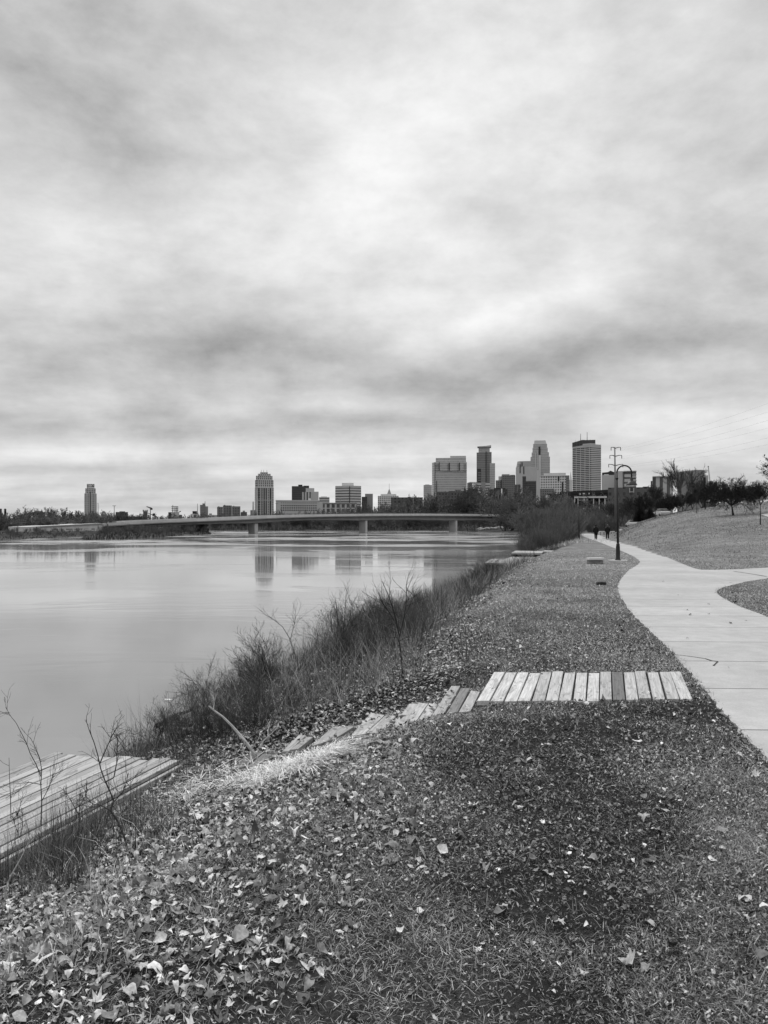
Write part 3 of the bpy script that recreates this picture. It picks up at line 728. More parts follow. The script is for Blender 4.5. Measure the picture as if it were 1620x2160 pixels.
# grass blades
roots = []; attrs = []
for (n, y0, y1, Lm, Wm) in ((340000, 1.9, 5.0, 0.042, 0.0031), (320000, 5.0, 9.5, 0.046, 0.0043), (260000, 9.5, 20, 0.060, 0.0075), (260000, 20, 48, 0.060, 0.013)):
    x, y = scatter(n, y0, y1); t = bank_t(x, y)
    dens = fbm(x * 1.1, y * 0.8, 31, 5); worn = worn_at(x, y) * (y < 9)
    keep = np.clip(0.5 + (dens - 0.40) * 2.4, 0.2, 1) * (1 - 0.74 * worn)
    keep *= np.clip(1 - (t - 0.0) * 2.2, 0.07, 1)
    ok = (rng.random(n) < keep) & (t < 0.95) & ~in_steps(x, y)
    dp = poly_dist(PATHA, x, y); inp = poly_inside(PATHA, x, y)
    ok &= ~(inp & (dp > 0.035 * rng.random(n) ** 2 * (1 + y * 0.08)))
    inb = poly_inside(BOARD, x, y); ok &= ~(inb & (poly_dist(BOARD, x, y) > 0.03))
    x, y, dens, t = x[ok], y[ok], dens[ok], t[ok]; m = len(x)
    z = height(x, y) - 0.004 + 0.012 * rng.random(m) ** 2
    cl = fbm(x * 5, y * 5, 51, 3)
    roots.append(np.stack([x, y, z], 1))
    patch = fbm(x * 0.35, y * 0.3, 61, 4) - 0.34 * worn_at(x, y) - 0.07 * (y < 8)
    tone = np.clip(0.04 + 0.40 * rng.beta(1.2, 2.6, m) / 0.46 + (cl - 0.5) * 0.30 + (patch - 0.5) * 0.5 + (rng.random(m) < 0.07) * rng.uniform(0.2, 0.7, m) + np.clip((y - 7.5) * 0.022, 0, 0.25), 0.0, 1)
    attrs.append((Lm * rng.uniform(0.4, 1.6, m), Wm * rng.uniform(0.5, 1.3, m), np.where(rng.random(m) < 0.08, rng.uniform(0.5, 1.2, m), rng.uniform(1.3, 1.85, m)), tone))
P = np.concatenate(roots); Ls, Ws, Le, To = (np.concatenate([a[i] for a in attrs]) for i in range(4))
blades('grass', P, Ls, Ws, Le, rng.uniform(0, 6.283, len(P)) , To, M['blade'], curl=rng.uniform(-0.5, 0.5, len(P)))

n = 260000
x, y = scatter(n, 28, 125, 0.56); ok = (x > np.interp(y, [28, 40, 60, 95, 130], [11, 13.5, 18, 27, 38])) & ~poly_inside(PATHA, x, y); x, y = x[ok], y[ok]; m = len(x)
c1 = fbm(x * 0.5, y * 0.2, 141, 5); c2 = fbm(x * 0.12, y * 0.07, 145, 3)
blades('hill_grass', np.stack([x, y, height(x, y) - 0.01], 1), 0.10 * rng.uniform(0.5, 1.6, m), 0.026 * rng.uniform(0.5, 1.5, m) * np.clip(y / 60, 0.7, 1.8), rng.uniform(0.5, 1.7, m), rng.uniform(0, 6.283, m), np.clip(0.27 + (c1 - 0.5) * 0.7 + (c2 - 0.5) * 1.0 + rng.normal(0, 0.10, m), 0, 1), M['blade'])

# undergrowth stems of the bank
n = 105000
y = 8.4 + (rng.random(n) ** 1.35) * 54; t = rng.uniform(0.08, 1.06, n)
T = np.interp(y, TY, TX); W = np.interp(y, WY, WX); x = T - t * (T - W)
clump = fbm(x * 1.6, y * 0.9, 71, 4)
ok = (rng.random(n) < np.clip((clump - 0.39) * 6, 0.03, 1) * np.clip((t - 0.05) * np.where(y > 9.8, 7, 3), 0, 1)) & ~in_steps(x, y) & ((y > 9.0) | (x < -1.8))
ok &= ~((y > 40) & (y < 72)) & ~((y > 27) & (t < 0.5))
ok &= ~((y > 10.4) & (y < 13.2) & (t > 0.74) & (rng.random(n) < 0.85))
ok &= ~((y < 13) & (t < 0.35) & (rng.random(n) < 0.75))
x, y, t, clump = x[ok], y[ok], t[ok], clump[ok]; m = len(x)
hgt = (0.16 + 0.60 * rng.random(m) ** 1.4) * np.clip(0.45 + t * 1.3, 0.4, 1) * np.clip(0.55 + clump, 0.6, 1.3) * np.clip(0.65 + y * 0.018, 0.6, 1.15) * np.interp(y, [12, 24, 30, 38, 44], [0.78, 0.80, 0.65, 0.35, 0.18])
tone = np.clip(0.15 + (clump - 0.5) * 1.0 + rng.normal(0, 0.24, m), 0.0, 1)
blades('undergrowth', np.stack([x, y, height(x, y) - 0.02], 1), hgt * rng.uniform(0.5, 1.25, m), 0.0026 * rng.uniform(0.6, 1.5, m) * np.clip(y / 10, 1, 4), rng.uniform(0.1, 1.0, m) ** 1.2 * 1.7, rng.uniform(0, 6.283, m), tone, M['stem'], curl=0.4)

# tangled pale twigs lying through the brush
n = 13000
y = 8.8 + (rng.random(n) ** 1.5) * 32; t = rng.uniform(0.15, 1.0, n); x = np.interp(y, TY, TX) - t * (np.interp(y, TY, TX) - np.interp(y, WY, WX)); ok = fbm(x * 1.6, y * 0.9, 71, 4) > 0.36; x, y = x[ok], y[ok]; m = len(x)
blades('dead_twigs', np.stack([x, y, height(x, y) + rng.uniform(0, 0.12, m)], 1), rng.uniform(0.25, 0.85, m), 0.0042 * rng.uniform(0.6, 1.5, m) * np.clip(y / 11, 1, 2.5), rng.uniform(0.5, 1.5, m), rng.uniform(0, 6.283, m), np.clip(rng.beta(1.2, 1.6, m), 0.02, 1), M['stem'], curl=rng.uniform(-0.6, 0.4, m))

# tufts at the lower left corner and around the saplings
anc = [hit(jit.uniform(-60, 190), jit.uniform(1765, 1885)) for _ in range(100)] + [hit(jit.uniform(180, 330), jit.uniform(1700, 1780)) for _ in range(26)] + [hit(jit.uniform(330, 480), jit.uniform(1600, 1660)) for _ in range(12)]
x = np.concatenate([rng.normal(p.x, 0.09, 38) for p in anc]); y = np.concatenate([rng.normal(p.y, 0.09, 38) for p in anc])
ok = ~poly_inside(DOCK, x, y); x, y = x[ok], y[ok]; m = len(x)
blades('dead_weeds', np.stack([x, y, height(x, y) - 0.02], 1), rng.uniform(0.12, 0.55, m) ** 1.15 * np.where(x < -2.2, 1.25, 0.9), 0.0034 * rng.uniform(0.6, 1.5, m), rng.uniform(0.03, 1.1, m), rng.uniform(0, 6.283, m), np.clip(rng.normal(0.24, 0.22, m), 0.02, 1), M['stem'], curl=0.3)

# flattened pale straw below the steps
n = 3000
ctr = np.array([hit(*q)[:2] for q in ((392, 1676), (445, 1660), (505, 1648), (560, 1640), (610, 1630), (650, 1618), (682, 1606))]); u_k = np.linspace(0, 1, len(ctr))
s = rng.random(n) ** 0.9; dx = np.gradient(ctr[:, 0]); dy = np.gradient(ctr[:, 1])
wd = np.interp(s, [0, 0.35, 0.7, 1], [0.36, 0.40, 0.26, 0.10])
x = np.interp(s, u_k, ctr[:, 0]) + rng.normal(0, 0.06, n); y = np.interp(s, u_k, ctr[:, 1]) + rng.normal(0, 1, n) * wd * 0.6
az = np.arctan2(np.interp(s, u_k, dy), np.interp(s, u_k, dx)) + np.where(rng.random(n) < 0.5, 0.0, math.pi) + rng.normal(-0.25, 0.75, n)
ok = (fbm(x * 3.2, y * 3.2, 91, 4) > 0.42); x, y, az = x[ok], y[ok], az[ok]; n = len(x)
so_ = blades('straw', np.stack([x, y, height(x, y) + rng.uniform(0.004, 0.035, n)], 1), 0.14 + 0.50 * rng.random(n) ** 1.4, rng.uniform(0.0034, 0.0066, n), rng.uniform(1.9, 2.15, n), az, np.clip(rng.normal(0.74, 0.34, n), 0, 1), M['straw'], curl=-0.2)
cv = np.empty(len(so_.data.vertices) * 3, np.float32); so_.data.vertices.foreach_get('co', cv); cv = cv.reshape(-1, 3); lift = np.repeat(rng.uniform(0.03, 0.11, n), 5) * (0.55 + 0.9 * fbm(cv[:, 0] * 5, cv[:, 1] * 5, 93, 3))
cv[:, 2] = height(cv[:, 0], cv[:, 1]) + lift * np.tile([0.3, 0.3, 1.0, 1.0, 0.6], n); so_.data.vertices.foreach_set('co', cv.ravel()); so_.data.update()

# pale dry tufts scattered on the bank edge (and the light patch by the docks)
xs, ys, ls = [], [], []
for px, py, nn, rad, ll in ((300, 1745, 60, 0.16, 0.32), (330, 1800, 40, 0.14, 0.26), (205, 1830, 40, 0.16, 0.28), (432, 1915, 120, 0.05, 0.07), (265, 1760, 50, 0.2, 0.3), (360, 1705, 60, 0.2, 0.25), (640, 1560, 40, 0.1, 0.12), (230, 1880, 30, 0.1, 0.2), (160, 2010, 60, 0.09, 0.11),
                            (1100, 1212, 300, 0.9, 0.10), (1075, 1222, 250, 0.6, 0.12), (1175, 1154, 1500, 1.6, 0.5), (1190, 1149, 900, 1.6, 0.4), (1055, 1270, 60, 0.3, 0.15), (1030, 1330, 40, 0.3, 0.12)):
    p = hit(px, py); xs.append(p.x + rng.normal(0, rad, nn)); ys.append(p.y + rng.normal(0, rad, nn) * 1.2); ls.append(np.full(nn, ll))
x, y, l = np.concatenate(xs), np.concatenate(ys), np.concatenate(ls); m = len(x)
blades('dry_tufts', np.stack([x, y, height(x, y)], 1), l * rng.uniform(0.5, 1.3, m), 0.0028 * rng.uniform(0.7, 1.4, m) * np.clip(y / 7, 1, 7), rng.uniform(0.2, 1.3, m), rng.uniform(0, 6.283, m), np.clip(rng.normal(0.33, 0.25, m), 0, 1), M['straw'], curl=0.3)

# fallen leaves
def leaf_templates():
    T = []
    def fan(outline):
        n = len(outline); v = [(0, 0)] + [(0.55 * a, 0.55 * b) for a, b in outline] + outline; f = []
        for i in range(n):
            j = (i + 1) % n; f += [(0, 1 + i, 1 + j), (1 + i, 1 + n + i, 1 + n + j), (1 + i, 1 + n + j, 1 + j)]
        return np.array(v), np.array(f)
    T.append(fan([(0.5, 0.0), (0.34, 0.17), (0.12, 0.25), (-0.12, 0.22), (-0.34, 0.14), (-0.5, 0.0), (-0.34, -0.14), (-0.12, -0.23), (0.12, -0.24), (0.34, -0.15)]))
    T.append(fan([(0.52, 0.02), (0.26, 0.12), (0.30, 0.42), (0.05, 0.26), (-0.18, 0.40), (-0.2, 0.15), (-0.5, 0.02), (-0.2, -0.14), (-0.16, -0.42), (0.06, -0.25), (0.32, -0.4), (0.26, -0.12)]))
    T.append(fan([(0.5, 0.0), (0.3, 0.2), (0.05, 0.36), (-0.22, 0.34), (-0.42, 0.16), (-0.36, 0.0), (-0.42, -0.18), (-0.2, -0.34), (0.06, -0.33), (0.32, -0.18)]))
    T.append(fan([(0.55, 0.0), (0.3, 0.09), (0.0, 0.12), (-0.3, 0.09), (-0.5, 0.0), (-0.3, -0.08), (0.0, -0.11), (0.3, -0.08)]))
    return T
LT = leaf_templates()
def leaves(name, P, size, tone, seed, zlift, tilt=0.20):
    rl = np.random.default_rng(seed); k = rl.choice(4, len(P), p=[0.32, 0.16, 0.30, 0.22]); VV = []; FF = []; TT = []; base = 0
    for q in range(4):
        sel = np.where(k == q)[0]; n = len(sel)
        if not n: continue
        v2, f = LT[q]; nv = len(v2)
        x = v2[None, :, 0] * np.ones((n, 1)); y = v2[None, :, 1] * np.ones((n, 1))
        jr = 1 + rl.normal(0, 0.10, (n, nv)); x = x * jr; y = y * jr
        c1 = rl.normal(0, 1.0, (n, 1)); c2 = rl.normal(0.4, 1.2, (n, 1)); c3 = rl.normal(0, 1.0, (n, 1)); c4 = rl.normal(0, 1.2, (n, 1))
        z = c1 * x * x + c2 * y * y + c3 * x * y + c4 * x * y * y + np.abs(y) * rl.normal(0.15, 0.3, (n, 1)) + rl.normal(0, 0.035, (n, nv))
        s = size[sel][:, None]; x, y, z = x * s, y * s * rl.uniform(0.6, 1.1, (n, 1)), z * s
        a = rl.normal(0, tilt, (n, 1)); y, z = y * np.cos(a) - z * np.sin(a), y * np.sin(a) + z * np.cos(a)
        a = rl.normal(0, tilt, (n, 1)); x, z = x * np.cos(a) - z * np.sin(a), x * np.sin(a) + z * np.cos(a)
        a = rl.uniform(0, 6.283, (n, 1)); x, y = x * np.cos(a) - y * np.sin(a), x * np.sin(a) + y * np.cos(a)
        z = z - z.min(1, keepdims=True) * 0.75 + zlift * rl.uniform(0, 1, (n, 1))
        VV.append((np.stack([x, y, z], -1) + P[sel][:, None, :]).reshape(-1, 3))
        FF.append((np.arange(n) * nv)[:, None, None] + f[None] + base); base += n * nv
        TT.append(np.repeat(tone[sel], nv) * (1 + 0.0 * rl.random(n * nv)))
    FF = np.concatenate([q.reshape(-1, 3) for q in FF])
    return np_mesh(name, np.concatenate(VV), FF, M['leaf'], tone=np.concatenate(TT), smooth=True)
LX, LY = [], []
x, y = scatter(170000, 1.9, 13.5, 0.62); t = bank_t(x, y)
litter = fbm(x * 1.2, y * 1.2, 81, 4)
edge = np.interp(y, [2, 4, 6, 9, 14], [0.62, 0.36, 0.16, 0.12, 0.10])           # how far the litter reaches on to the lawn
k = np.clip((t + edge * (0.4 + litter * 1.2) - 0.10) * 5, 0, 1) * np.clip(1.5 - t * 1.1, 0.12, 1) * np.clip(0.45 + litter, 0.4, 1)
k = np.where(y > 9.6, k * np.clip(1.25 - t * 3.6, 0.05, 1), k)
dens_far = np.clip(1.0 - (y - 9) * 0.08, 0.45, 1)
base_d = 0.022 + 0.05 * np.clip((litter - 0.5) * 4, 0, 1)
ok = (rng.random(len(x)) < np.maximum(k * 0.95 * dens_far * np.clip(0.75 + (fbm(x * 2.6, y * 2.6, 87, 3) - 0.35) * 2.0, 0.45, 1.1), base_d * 1.7)) & (t < 0.93) & ~poly_inside(PATHA, x, y) & ~poly_inside(DOCK, x, y)
ok &= ~(poly_inside(BOARD, x, y) & (rng.random(len(x)) < 0.86)) & ~(in_steps(x, y) & (rng.random(len(x)) < 0.93))
LX.append(x[ok]); LY.append(y[ok])
# the strip further along the bank edge and the sparse leaves of the far lawn
y = rng.uniform(11, 40, 9000); t = rng.normal(0.10, 0.13, 9000); x = np.interp(y, TY, TX) - t * (np.interp(y, TY, TX) - np.interp(y, WY, WX)); ok = (t < 0.45) & (fbm(x, y * 0.6, 85, 3) > 0.42)
LX.append(x[ok]); LY.append(y[ok])
x, y = scatter(1500, 9, 26, 0.58); ok = ~poly_inside(PATHA, x, y) & (bank_t(x, y) < 0); LX.append(x[ok]); LY.append(y[ok])
x, y = np.concatenate(LX), np.concatenate(LY); m = len(x); z = height(x, y) + 0.002
onb = poly_inside(BOARD, x, y); z = np.where(onb, 0.034, z)
for (zz, *_), Pp in zip(steps, step_poly): z = np.where(poly_inside(Pp, x, y), zz + 0.004, z)
size = rng.uniform(0.022, 0.070, m) * np.where(rng.random(m) < 0.06, 1.4, 1) * np.where(y > 12, 1.15, 1); tone = np.clip(rng.beta(1.3, 1.7, m), 0.02, 1)
small = (bank_t(x, y) < 0) & (rng.random(m) < 0.6); size = np.where(small, size * 0.55, size); tone = np.where(small, np.clip(tone + 0.15, 0, 1), tone)
tone = np.where(rng.random(m) < 0.30, tone * 0.3, tone)
lv = leaves('fallen_leaves', np.stack([x, y, z], 1), size, tone, 5, 0.016); lv['kind'] = 'stuff'

# chopped leaf bits and chips all over the lawn
x, y = scatter(80000, 1.9, 11, 0.60); x2, y2 = scatter(60000, 1.9, 5.5, 0.60); x, y = np.concatenate([x, x2]), np.concatenate([y, y2]); t = bank_t(x, y); fl_ = fbm(x * 0.9, y * 0.8, 95, 4)
ok = (rng.random(len(x)) < np.clip((fl_ - 0.25) * 2, 0.15, 1) * (1 - 0.1 * worn_at(x, y))) & (t < 0.7) & ~poly_inside(PATHA, x, y) & ~poly_inside(BOARD, x, y) & ~in_steps(x, y)
x, y = x[ok], y[ok]; m = len(x)
leaves('leaf_litter_bits', np.stack([x, y, height(x, y) + 0.004], 1), rng.uniform(0.007, 0.026, m) * np.clip(y / 4, 0.8, 1.6), np.clip(rng.beta(0.9, 2.3, m), 0, 1) * (1 - 0.5 * worn_at(x, y)), 8, 0.014, 0.35)['kind'] = 'stuff'

# the few leaves lying singly on the concrete
for k, (px, py, w, lab) in enumerate(((1450, 1347, 0.09, 'dark curled leaf in the middle of the concrete path'), (1456, 1297, 0.13, 'long thin leaf on the path level with the lawn corner'),
        (1495, 1275, 0.10, 'leaf on the path nearest the tip of the lawn corner'), (1399, 1227, 0.13, 'leaf on the path level with the dark clump on the grass'), (1430, 1255, 0.10, 'small leaf alone where the two paths join'),
        (1450, 1287, 0.10, 'flat leaf just above the long thin leaf on the path'), (1495, 1295, 0.10, 'flat leaf right of the long thin leaf on the path'), (1541, 1315, 0.10, 'left one of two flat leaves near the right side of the path'),
        (1574, 1309, 0.11, 'right one of two flat leaves near the right side of the path'), (1448, 1420, 0.10, 'flat leaf by the path edge beside the boardwalk'), (1541, 1229, 0.12, 'leaf at the mouth of the side path'), (1537, 1408, 0.08, 'leaf near the end of the long crack'))):
    p = at(px, py, 0.016)
    o = leaves('dry_leaf', np.zeros((1, 3)), np.array([w * 0.62]), np.array([0.06 if k in (0,) else 0.22]), 90 + k, 0.0, 0.12); o.location = p
    tag(o, lab, 'leaf', 'leaves lying on the path')

# ------------------------------------------------------------------ stones, debris, clump
def rock(name, loc, size, seed, mat, label, cat='rock', group=None, rz=0.0, sub=3, rough_=0.18):
    bm = bmesh.new(); bmesh.ops.create_icosphere(bm, subdivisions=sub, radius=0.5)
    for v in bm.verts:
        n = v.co.normalized(); k = fbm(np.array([n.x * 3.4 + n.z * 2.3 + seed * 7.1]), np.array([n.y * 3.4 - n.z * 2.1 + seed * 3.7]), seed, 4)[0]
        v.co = v.co * (1 + (k - 0.5) * rough_ * 4)
        for i in range(3): v.co[i] = max(-0.40, min(0.40, v.co[i])) * size[i] * 1.2
    me = bpy.data.meshes.new(name); bm.to_mesh(me); bm.free(); me.materials.append(mat)
    for p in me.polygons: p.use_smooth = sub > 2
    o = bpy.data.objects.new(name, me); col.objects.link(o); o.location = (loc[0], loc[1], loc[2] + size[2] * 0.36); o.rotation_euler.z = rz
    return tag(o, label, cat, group)
p = at(1258, 1190, 0.0)
sb = empty('stone_block', p); tag(sb, 'squat stone block with a paler top slab on the grass by the lamp post', 'stone block')
b = MB(); b.box((0, 0.2, 0.075), (0.62, 0.36, 0.17), 0.05, 0.96); b.build('base', M['stonedark'], sb, bevel=0.03)
b = MB(); b.box((0.01, 0.2, 0.215), (0.68, 0.42, 0.10), 0.05, 0.95); b.build('top_slab', M['concl'], sb, bevel=0.02)
p = at(1268, 1234, 0.0); rock('dirt_clump', p, (0.26, 0.2, 0.11), 3, M['wet'], 'small dark clump on the grass near the path bend', 'clump')
rock('river_rock', (at(290, 1578, -1.3).x, 10.2, WATER - 0.03), (0.22, 0.16, 0.12), 8, M['wet'], 'dark round rock at the end of the dock', 'rock')
for k, (px, py, s, v) in enumerate(((385, 1518, .30, 0), (402, 1508, .24, 0), (420, 1505, .2, 0), (378, 1530, .26, 1), (410, 1528, .34, 1), (366, 1545, .3, 1), (440, 1518, .22, 0), (395, 1545, .26, 1))):
    p = hit(px, py); rock('rubble_stone', p, (s * 0.7, s * 0.55, s * 0.30), 20 + k, M['rubble'] if v else M['concl'], 'broken stone in the rubble at the muddy water edge', 'rock', 'rubble at the water edge', k * 1.3, 2, 0.34)
for pts, r, lab in ((((330, 1532), (350, 1520), (372, 1508), (398, 1500), (420, 1490)), 0.035, 'dark driftwood pole lying along the water edge'), (((344, 1527), (362, 1519), (376, 1514)), 0.03, 'short dark driftwood stick beside the longer pole'), (((545, 1432), (560, 1420), (575, 1411), (590, 1407)), 0.10, 'dark mossy log at the water behind the arching whips')):
    P = [at(px, py, WATER + 0.06) for px, py in pts]; c = P[0].copy(); b = MB(); b.tube([p - c for p in P], [r * k for k in np.linspace(1, 0.6, len(P))], 8); o = b.build('driftwood', M['wet'], None, True); o.location = c; tag(o, lab, 'driftwood')
b = MB(); b.prism([(-0.07, -0.02), (0.06, -0.03), (0.07, 0.02), (-0.05, 0.03)], -0.02, 0.025); o = b.build('floating_scrap', M['white']); o.location = at(355, 1478, WATER); tag(o, 'small white scrap floating alone on the water', 'scrap')

# ------------------------------------------------------------------ lamp posts
def arc(c, r, a0, a1, n): return [(c[0] + r * math.cos(R(a0 + (a1 - a0) * i / n)), c[1], c[2] + r * math.sin(R(a0 + (a1 - a0) * i / n))) for i in range(n + 1)]
base = at(1303.5, 1182, 0.0); sc_ = base.y / F
lp = empty('lamp_post', base); tag(lp, 'tall black lamp post with a hooked arm and bell shade beside the path', 'lamp post', 'bell lamp posts along the path')
HB = 200 * sc_                                   # top of the arch
rad = 15.5 * sc_; zc = HB - rad
b = MB(); b.lathe((0, 0, 0), [(0.13, -0.02), (0.13, 0.05), (0.105, 0.08), (0.095, 0.62), (0.08, 0.72), (0.085, 0.76), (0.055, 0.80)], 12); b.build('base', M['iron'], lp, True)
b = MB(); b.tube([(0, 0, 0.78), (-0.02, 0, 2.0), (-0.05, 0, zc)], [0.055, 0.05, 0.042], 10); b.build('pole', M['iron'], lp, True)
b = MB(); b.tube([(-0.05, 0, zc - 0.02)] + arc((-0.05 + rad, 0, zc), rad, 180, 0, 16) + [(-0.05 + 2 * rad, 0, zc - 10 * sc_)], 0.036, 8); b.build('arm', M['iron'], lp, True)
b = MB(); b.lathe((-0.05 , 0, zc - 14 * sc_), [(0.052, 0), (0.07, 0.02), (0.07, 0.07), (0.05, 0.09)], 10); b.build('collar', M['iron'], lp, True)
zl = zc - 10 * sc_; xl = -0.05 + 2 * rad
b = MB(); b.lathe((xl, 0, zl - 0.36), [(0.255, 0.0), (0.26, 0.02), (0.225, 0.06), (0.19, 0.13), (0.125, 0.185), (0.075, 0.205), (0.07, 0.33), (0.045, 0.37)], 18); b.build('lamp_shade', M['iron'], lp, True)
b = MB(); b.lathe((xl, 0, zl - 0.40), [(0.10, 0.0), (0.15, 0.02), (0.20, 0.06)], 14); b.build('lens', M['glassy'], lp, True)
b = MB(); b.lathe((0, 0, -0.015), [(0.46, 0), (0.46, 0.03)], 20); b.build('footing', M['concl'], lp)
for px, py, lab in ((1221.5, 1139, 'second black bell lamp post, at the outer bend of the path'), (1275, 1127.5, 'third black bell lamp post, behind the two walkers'), (1336, 1104, 'farthest bell lamp post, above the handrail end')):
    p = hit(px, py, 40, 300) if px > 1330 else at(px, py, 0.0)
    c = copy_tree(lp); c.location = p; c['label'] = lab
tag(lp, 'tall black bell lamp post nearest the camera, beside the stone block')

# ------------------------------------------------------------------ two walkers
def person(label, loc, rz, phase, hgt, cap):
    root = empty('person', loc, rz); tag(root, label, 'person', 'walkers on the path')
    k = hgt / 1.75; sw = 0.20 * phase
    V, E, Rr = [], [], []
    def add(p, r, par=None):
        V.append(tuple(q * k for q in p)); Rr.append((r * k, r * k))
        if par is not None: E.append((par, len(V) - 1))
        return len(V) - 1
    pel = add((0, 0, 0.95), 0.13); sp = add((0, 0.0, 1.15), 0.125, pel); ch = add((0, 0.0, 1.36), 0.145, sp); nk = add((0, 0.01, 1.50), 0.058, ch); hd = add((0, 0.02, 1.60), 0.082, nk); ht = add((0, 0.015, 1.69), 0.078, hd)
    for s in (-1, 1):
        hp = add((s * 0.10, 0, 0.88), 0.095, pel); kn = add((s * 0.10, 0.04 + s * sw * 0.5, 0.49), 0.06, hp); an = add((s * 0.10, s * sw - 0.03, 0.09), 0.042, kn); add((s * 0.11, s * sw + 0.12, 0.04), 0.036, an)
        sh = add((s * 0.19, 0, 1.42), 0.062, ch); el = add((s * 0.245, -0.04 - s * sw * 0.3, 1.14), 0.046, sh); wr = add((s * 0.25, 0.05 - s * sw * 0.7, 0.90), 0.032, el); pm = add((s * 0.25, 0.07 - s * sw * 0.75, 0.82), 0.036, wr)
        for f, (dy, dl) in enumerate(((-0.030, 0.075), (-0.010, 0.085), (0.010, 0.08), (0.028, 0.062))):
            a = add((s * 0.25, 0.07 - s * sw * 0.75 + dy, 0.78), 0.010, pm); add((s * 0.243, 0.08 - s * sw * 0.75 + dy, 0.78 - dl), 0.008, a)
        a = add((s * 0.235, 0.11 - s * sw * 0.75, 0.82), 0.010, pm); add((s * 0.23, 0.125 - s * sw * 0.75, 0.775), 0.009, a)
    me = bpy.data.meshes.new('body'); me.from_pydata(V, E, []); o = bpy.data.objects.new('body', me); col.objects.link(o); o.parent = root
    m = o.modifiers.new('skin', 'SKIN'); m.use_smooth_shade = True
    for i, sv in enumerate(me.skin_vertices[0].data): sv.radius = Rr[i]; sv.use_root = (i == 0)
    o.modifiers.new('sub', 'SUBSURF').levels = 1; o.modifiers['sub'].render_levels = 1
    me.materials.append(M['skin'])
    def L2(name, rings, mat): MB().loft([tuple(q * k for q in r) for r in rings]).build(name, mat, root, True)
    b = MB(); b.loft([tuple(q * k for q in r) for r in ((0, 0, 0.66, 0.215, 0.17), (0, 0, 0.9, 0.215, 0.165), (0, 0, 1.15, 0.20, 0.155), (0, 0, 1.36, 0.235, 0.165), (0, 0, 1.46, 0.16, 0.12), (0, 0.01, 1.53, 0.085, 0.09))])
    for s in (-1, 1): b.tube([tuple(q * k for q in r) for r in ((s * 0.17, 0, 1.43), (s * 0.255, -0.04 - s * sw * 0.3, 1.14), (s * 0.26, 0.05 - s * sw * 0.7, 0.88))], [0.085 * k, 0.07 * k, 0.058 * k], 10)
    b.build('coat', M['coat'], root, True)
    b = MB()
    for s in (-1, 1): b.tube([tuple(q * k for q in r) for r in ((s * 0.09, 0, 0.92), (s * 0.10, 0.04 + s * sw * 0.5, 0.50), (s * 0.10, s * sw - 0.03, 0.10))], [0.115 * k, 0.085 * k, 0.07 * k], 10)
    b.build('trousers', M['trou'], root, True)
    for s in (-1, 1): MB().loft([tuple(q * k for q in r) for r in ((s * 0.11, s * sw + 0.04, 0.0, 0.055, 0.14), (s * 0.11, s * sw + 0.04, 0.05, 0.052, 0.13), (s * 0.105, s * sw, 0.12, 0.045, 0.06))]).build('shoe', M['shoe'], root, True)
    MB().loft([tuple(q * k for q in r) for r in ((0, -0.015, 1.55, 0.075, 0.075), (0, -0.005, 1.63, 0.10, 0.105), (0, 0.0, 1.70, 0.098, 0.108), (0, 0.01, 1.76, 0.06, 0.07), (0, 0.01, 1.775, 0.02, 0.02))]).build('knit_cap' if cap else 'hair', M['cap'] if cap else M['hair'], root, True)
    return root
person('person in dark clothes walking on the left of the path, bareheaded', at(1257, 1138, 0.012), -0.15, 0.8, 1.78, False)
person('person in dark clothes with a paler cap walking on the right', at(1281.5, 1137, 0.012), -0.2, -0.7, 1.80, True)

# ------------------------------------------------------------------ curved wall, handrail, pillars, cars on the hill
c0 = at(1283, 1129, 0.0); cw = empty('curved_wall', c0); tag(cw, 'low pale curved seat wall behind the walkers', 'wall')
b = MB(); n = 16; ro, ri = 1.55, 1.15
out_ = [(ro * math.cos(R(150 + 200 * i / n)), ro * 0.9 * math.sin(R(150 + 200 * i / n)) + 1.5) for i in range(n + 1)]; in_ = [(ri * math.cos(R(150 + 200 * i / n)), ri * 0.9 * math.sin(R(150 + 200 * i / n)) + 1.5) for i in range(n + 1)]
for i in range(n): b.prism([out_[i], out_[i + 1], in_[i + 1], in_[i]], -0.1, 0.62)
b.build('wall_body', M['concl'], cw)
b = MB()
for i in range(n):
    o4 = [Vector(out_[i]), Vector(out_[i + 1]), Vector(in_[i + 1]), Vector(in_[i])]; b.prism([(p.x, p.y) for p in o4], 0.63, 0.72)
b.build('coping', M['white'], cw)
for i in range(1, n, 2):
    a = R(150 + 200 * (i + 0.5) / n); b = MB(); b.box((1.56 * math.cos(a), 1.56 * 0.9 * math.sin(a) + 1.5, 0.3), (0.10, 0.06, 0.56), a + math.pi / 2); b.build('joint', M['stonedark'], cw)
rp_ = [hit(1285, 1115), hit(1300, 1110.5), hit(1318, 1104), hit(1338, 1097)]
hr = empty('handrail', rp_[0]); tag(hr, 'dark metal handrail climbing the bank behind the walkers', 'handrail')
pts = [p - rp_[0] + Vector((0, 0, 1.0)) for p in rp_]; MB().tube(pts, 0.045, 8).build('top_rail', M['iron'], hr, True)
MB().tube([p - Vector((0, 0, 0.45)) for p in pts], 0.03, 6).build('lower_rail', M['iron'], hr, True)
for i in range(len(pts) - 1):
    for s in ((0.0, 0.5) if i < 2 else (0.0, 0.5, 1.0)):
        p = pts[i].lerp(pts[i + 1], s); MB().tube([p - Vector((0, 0, 1.2)), p], 0.035, 6).build('post', M['iron'], hr)
pil = []
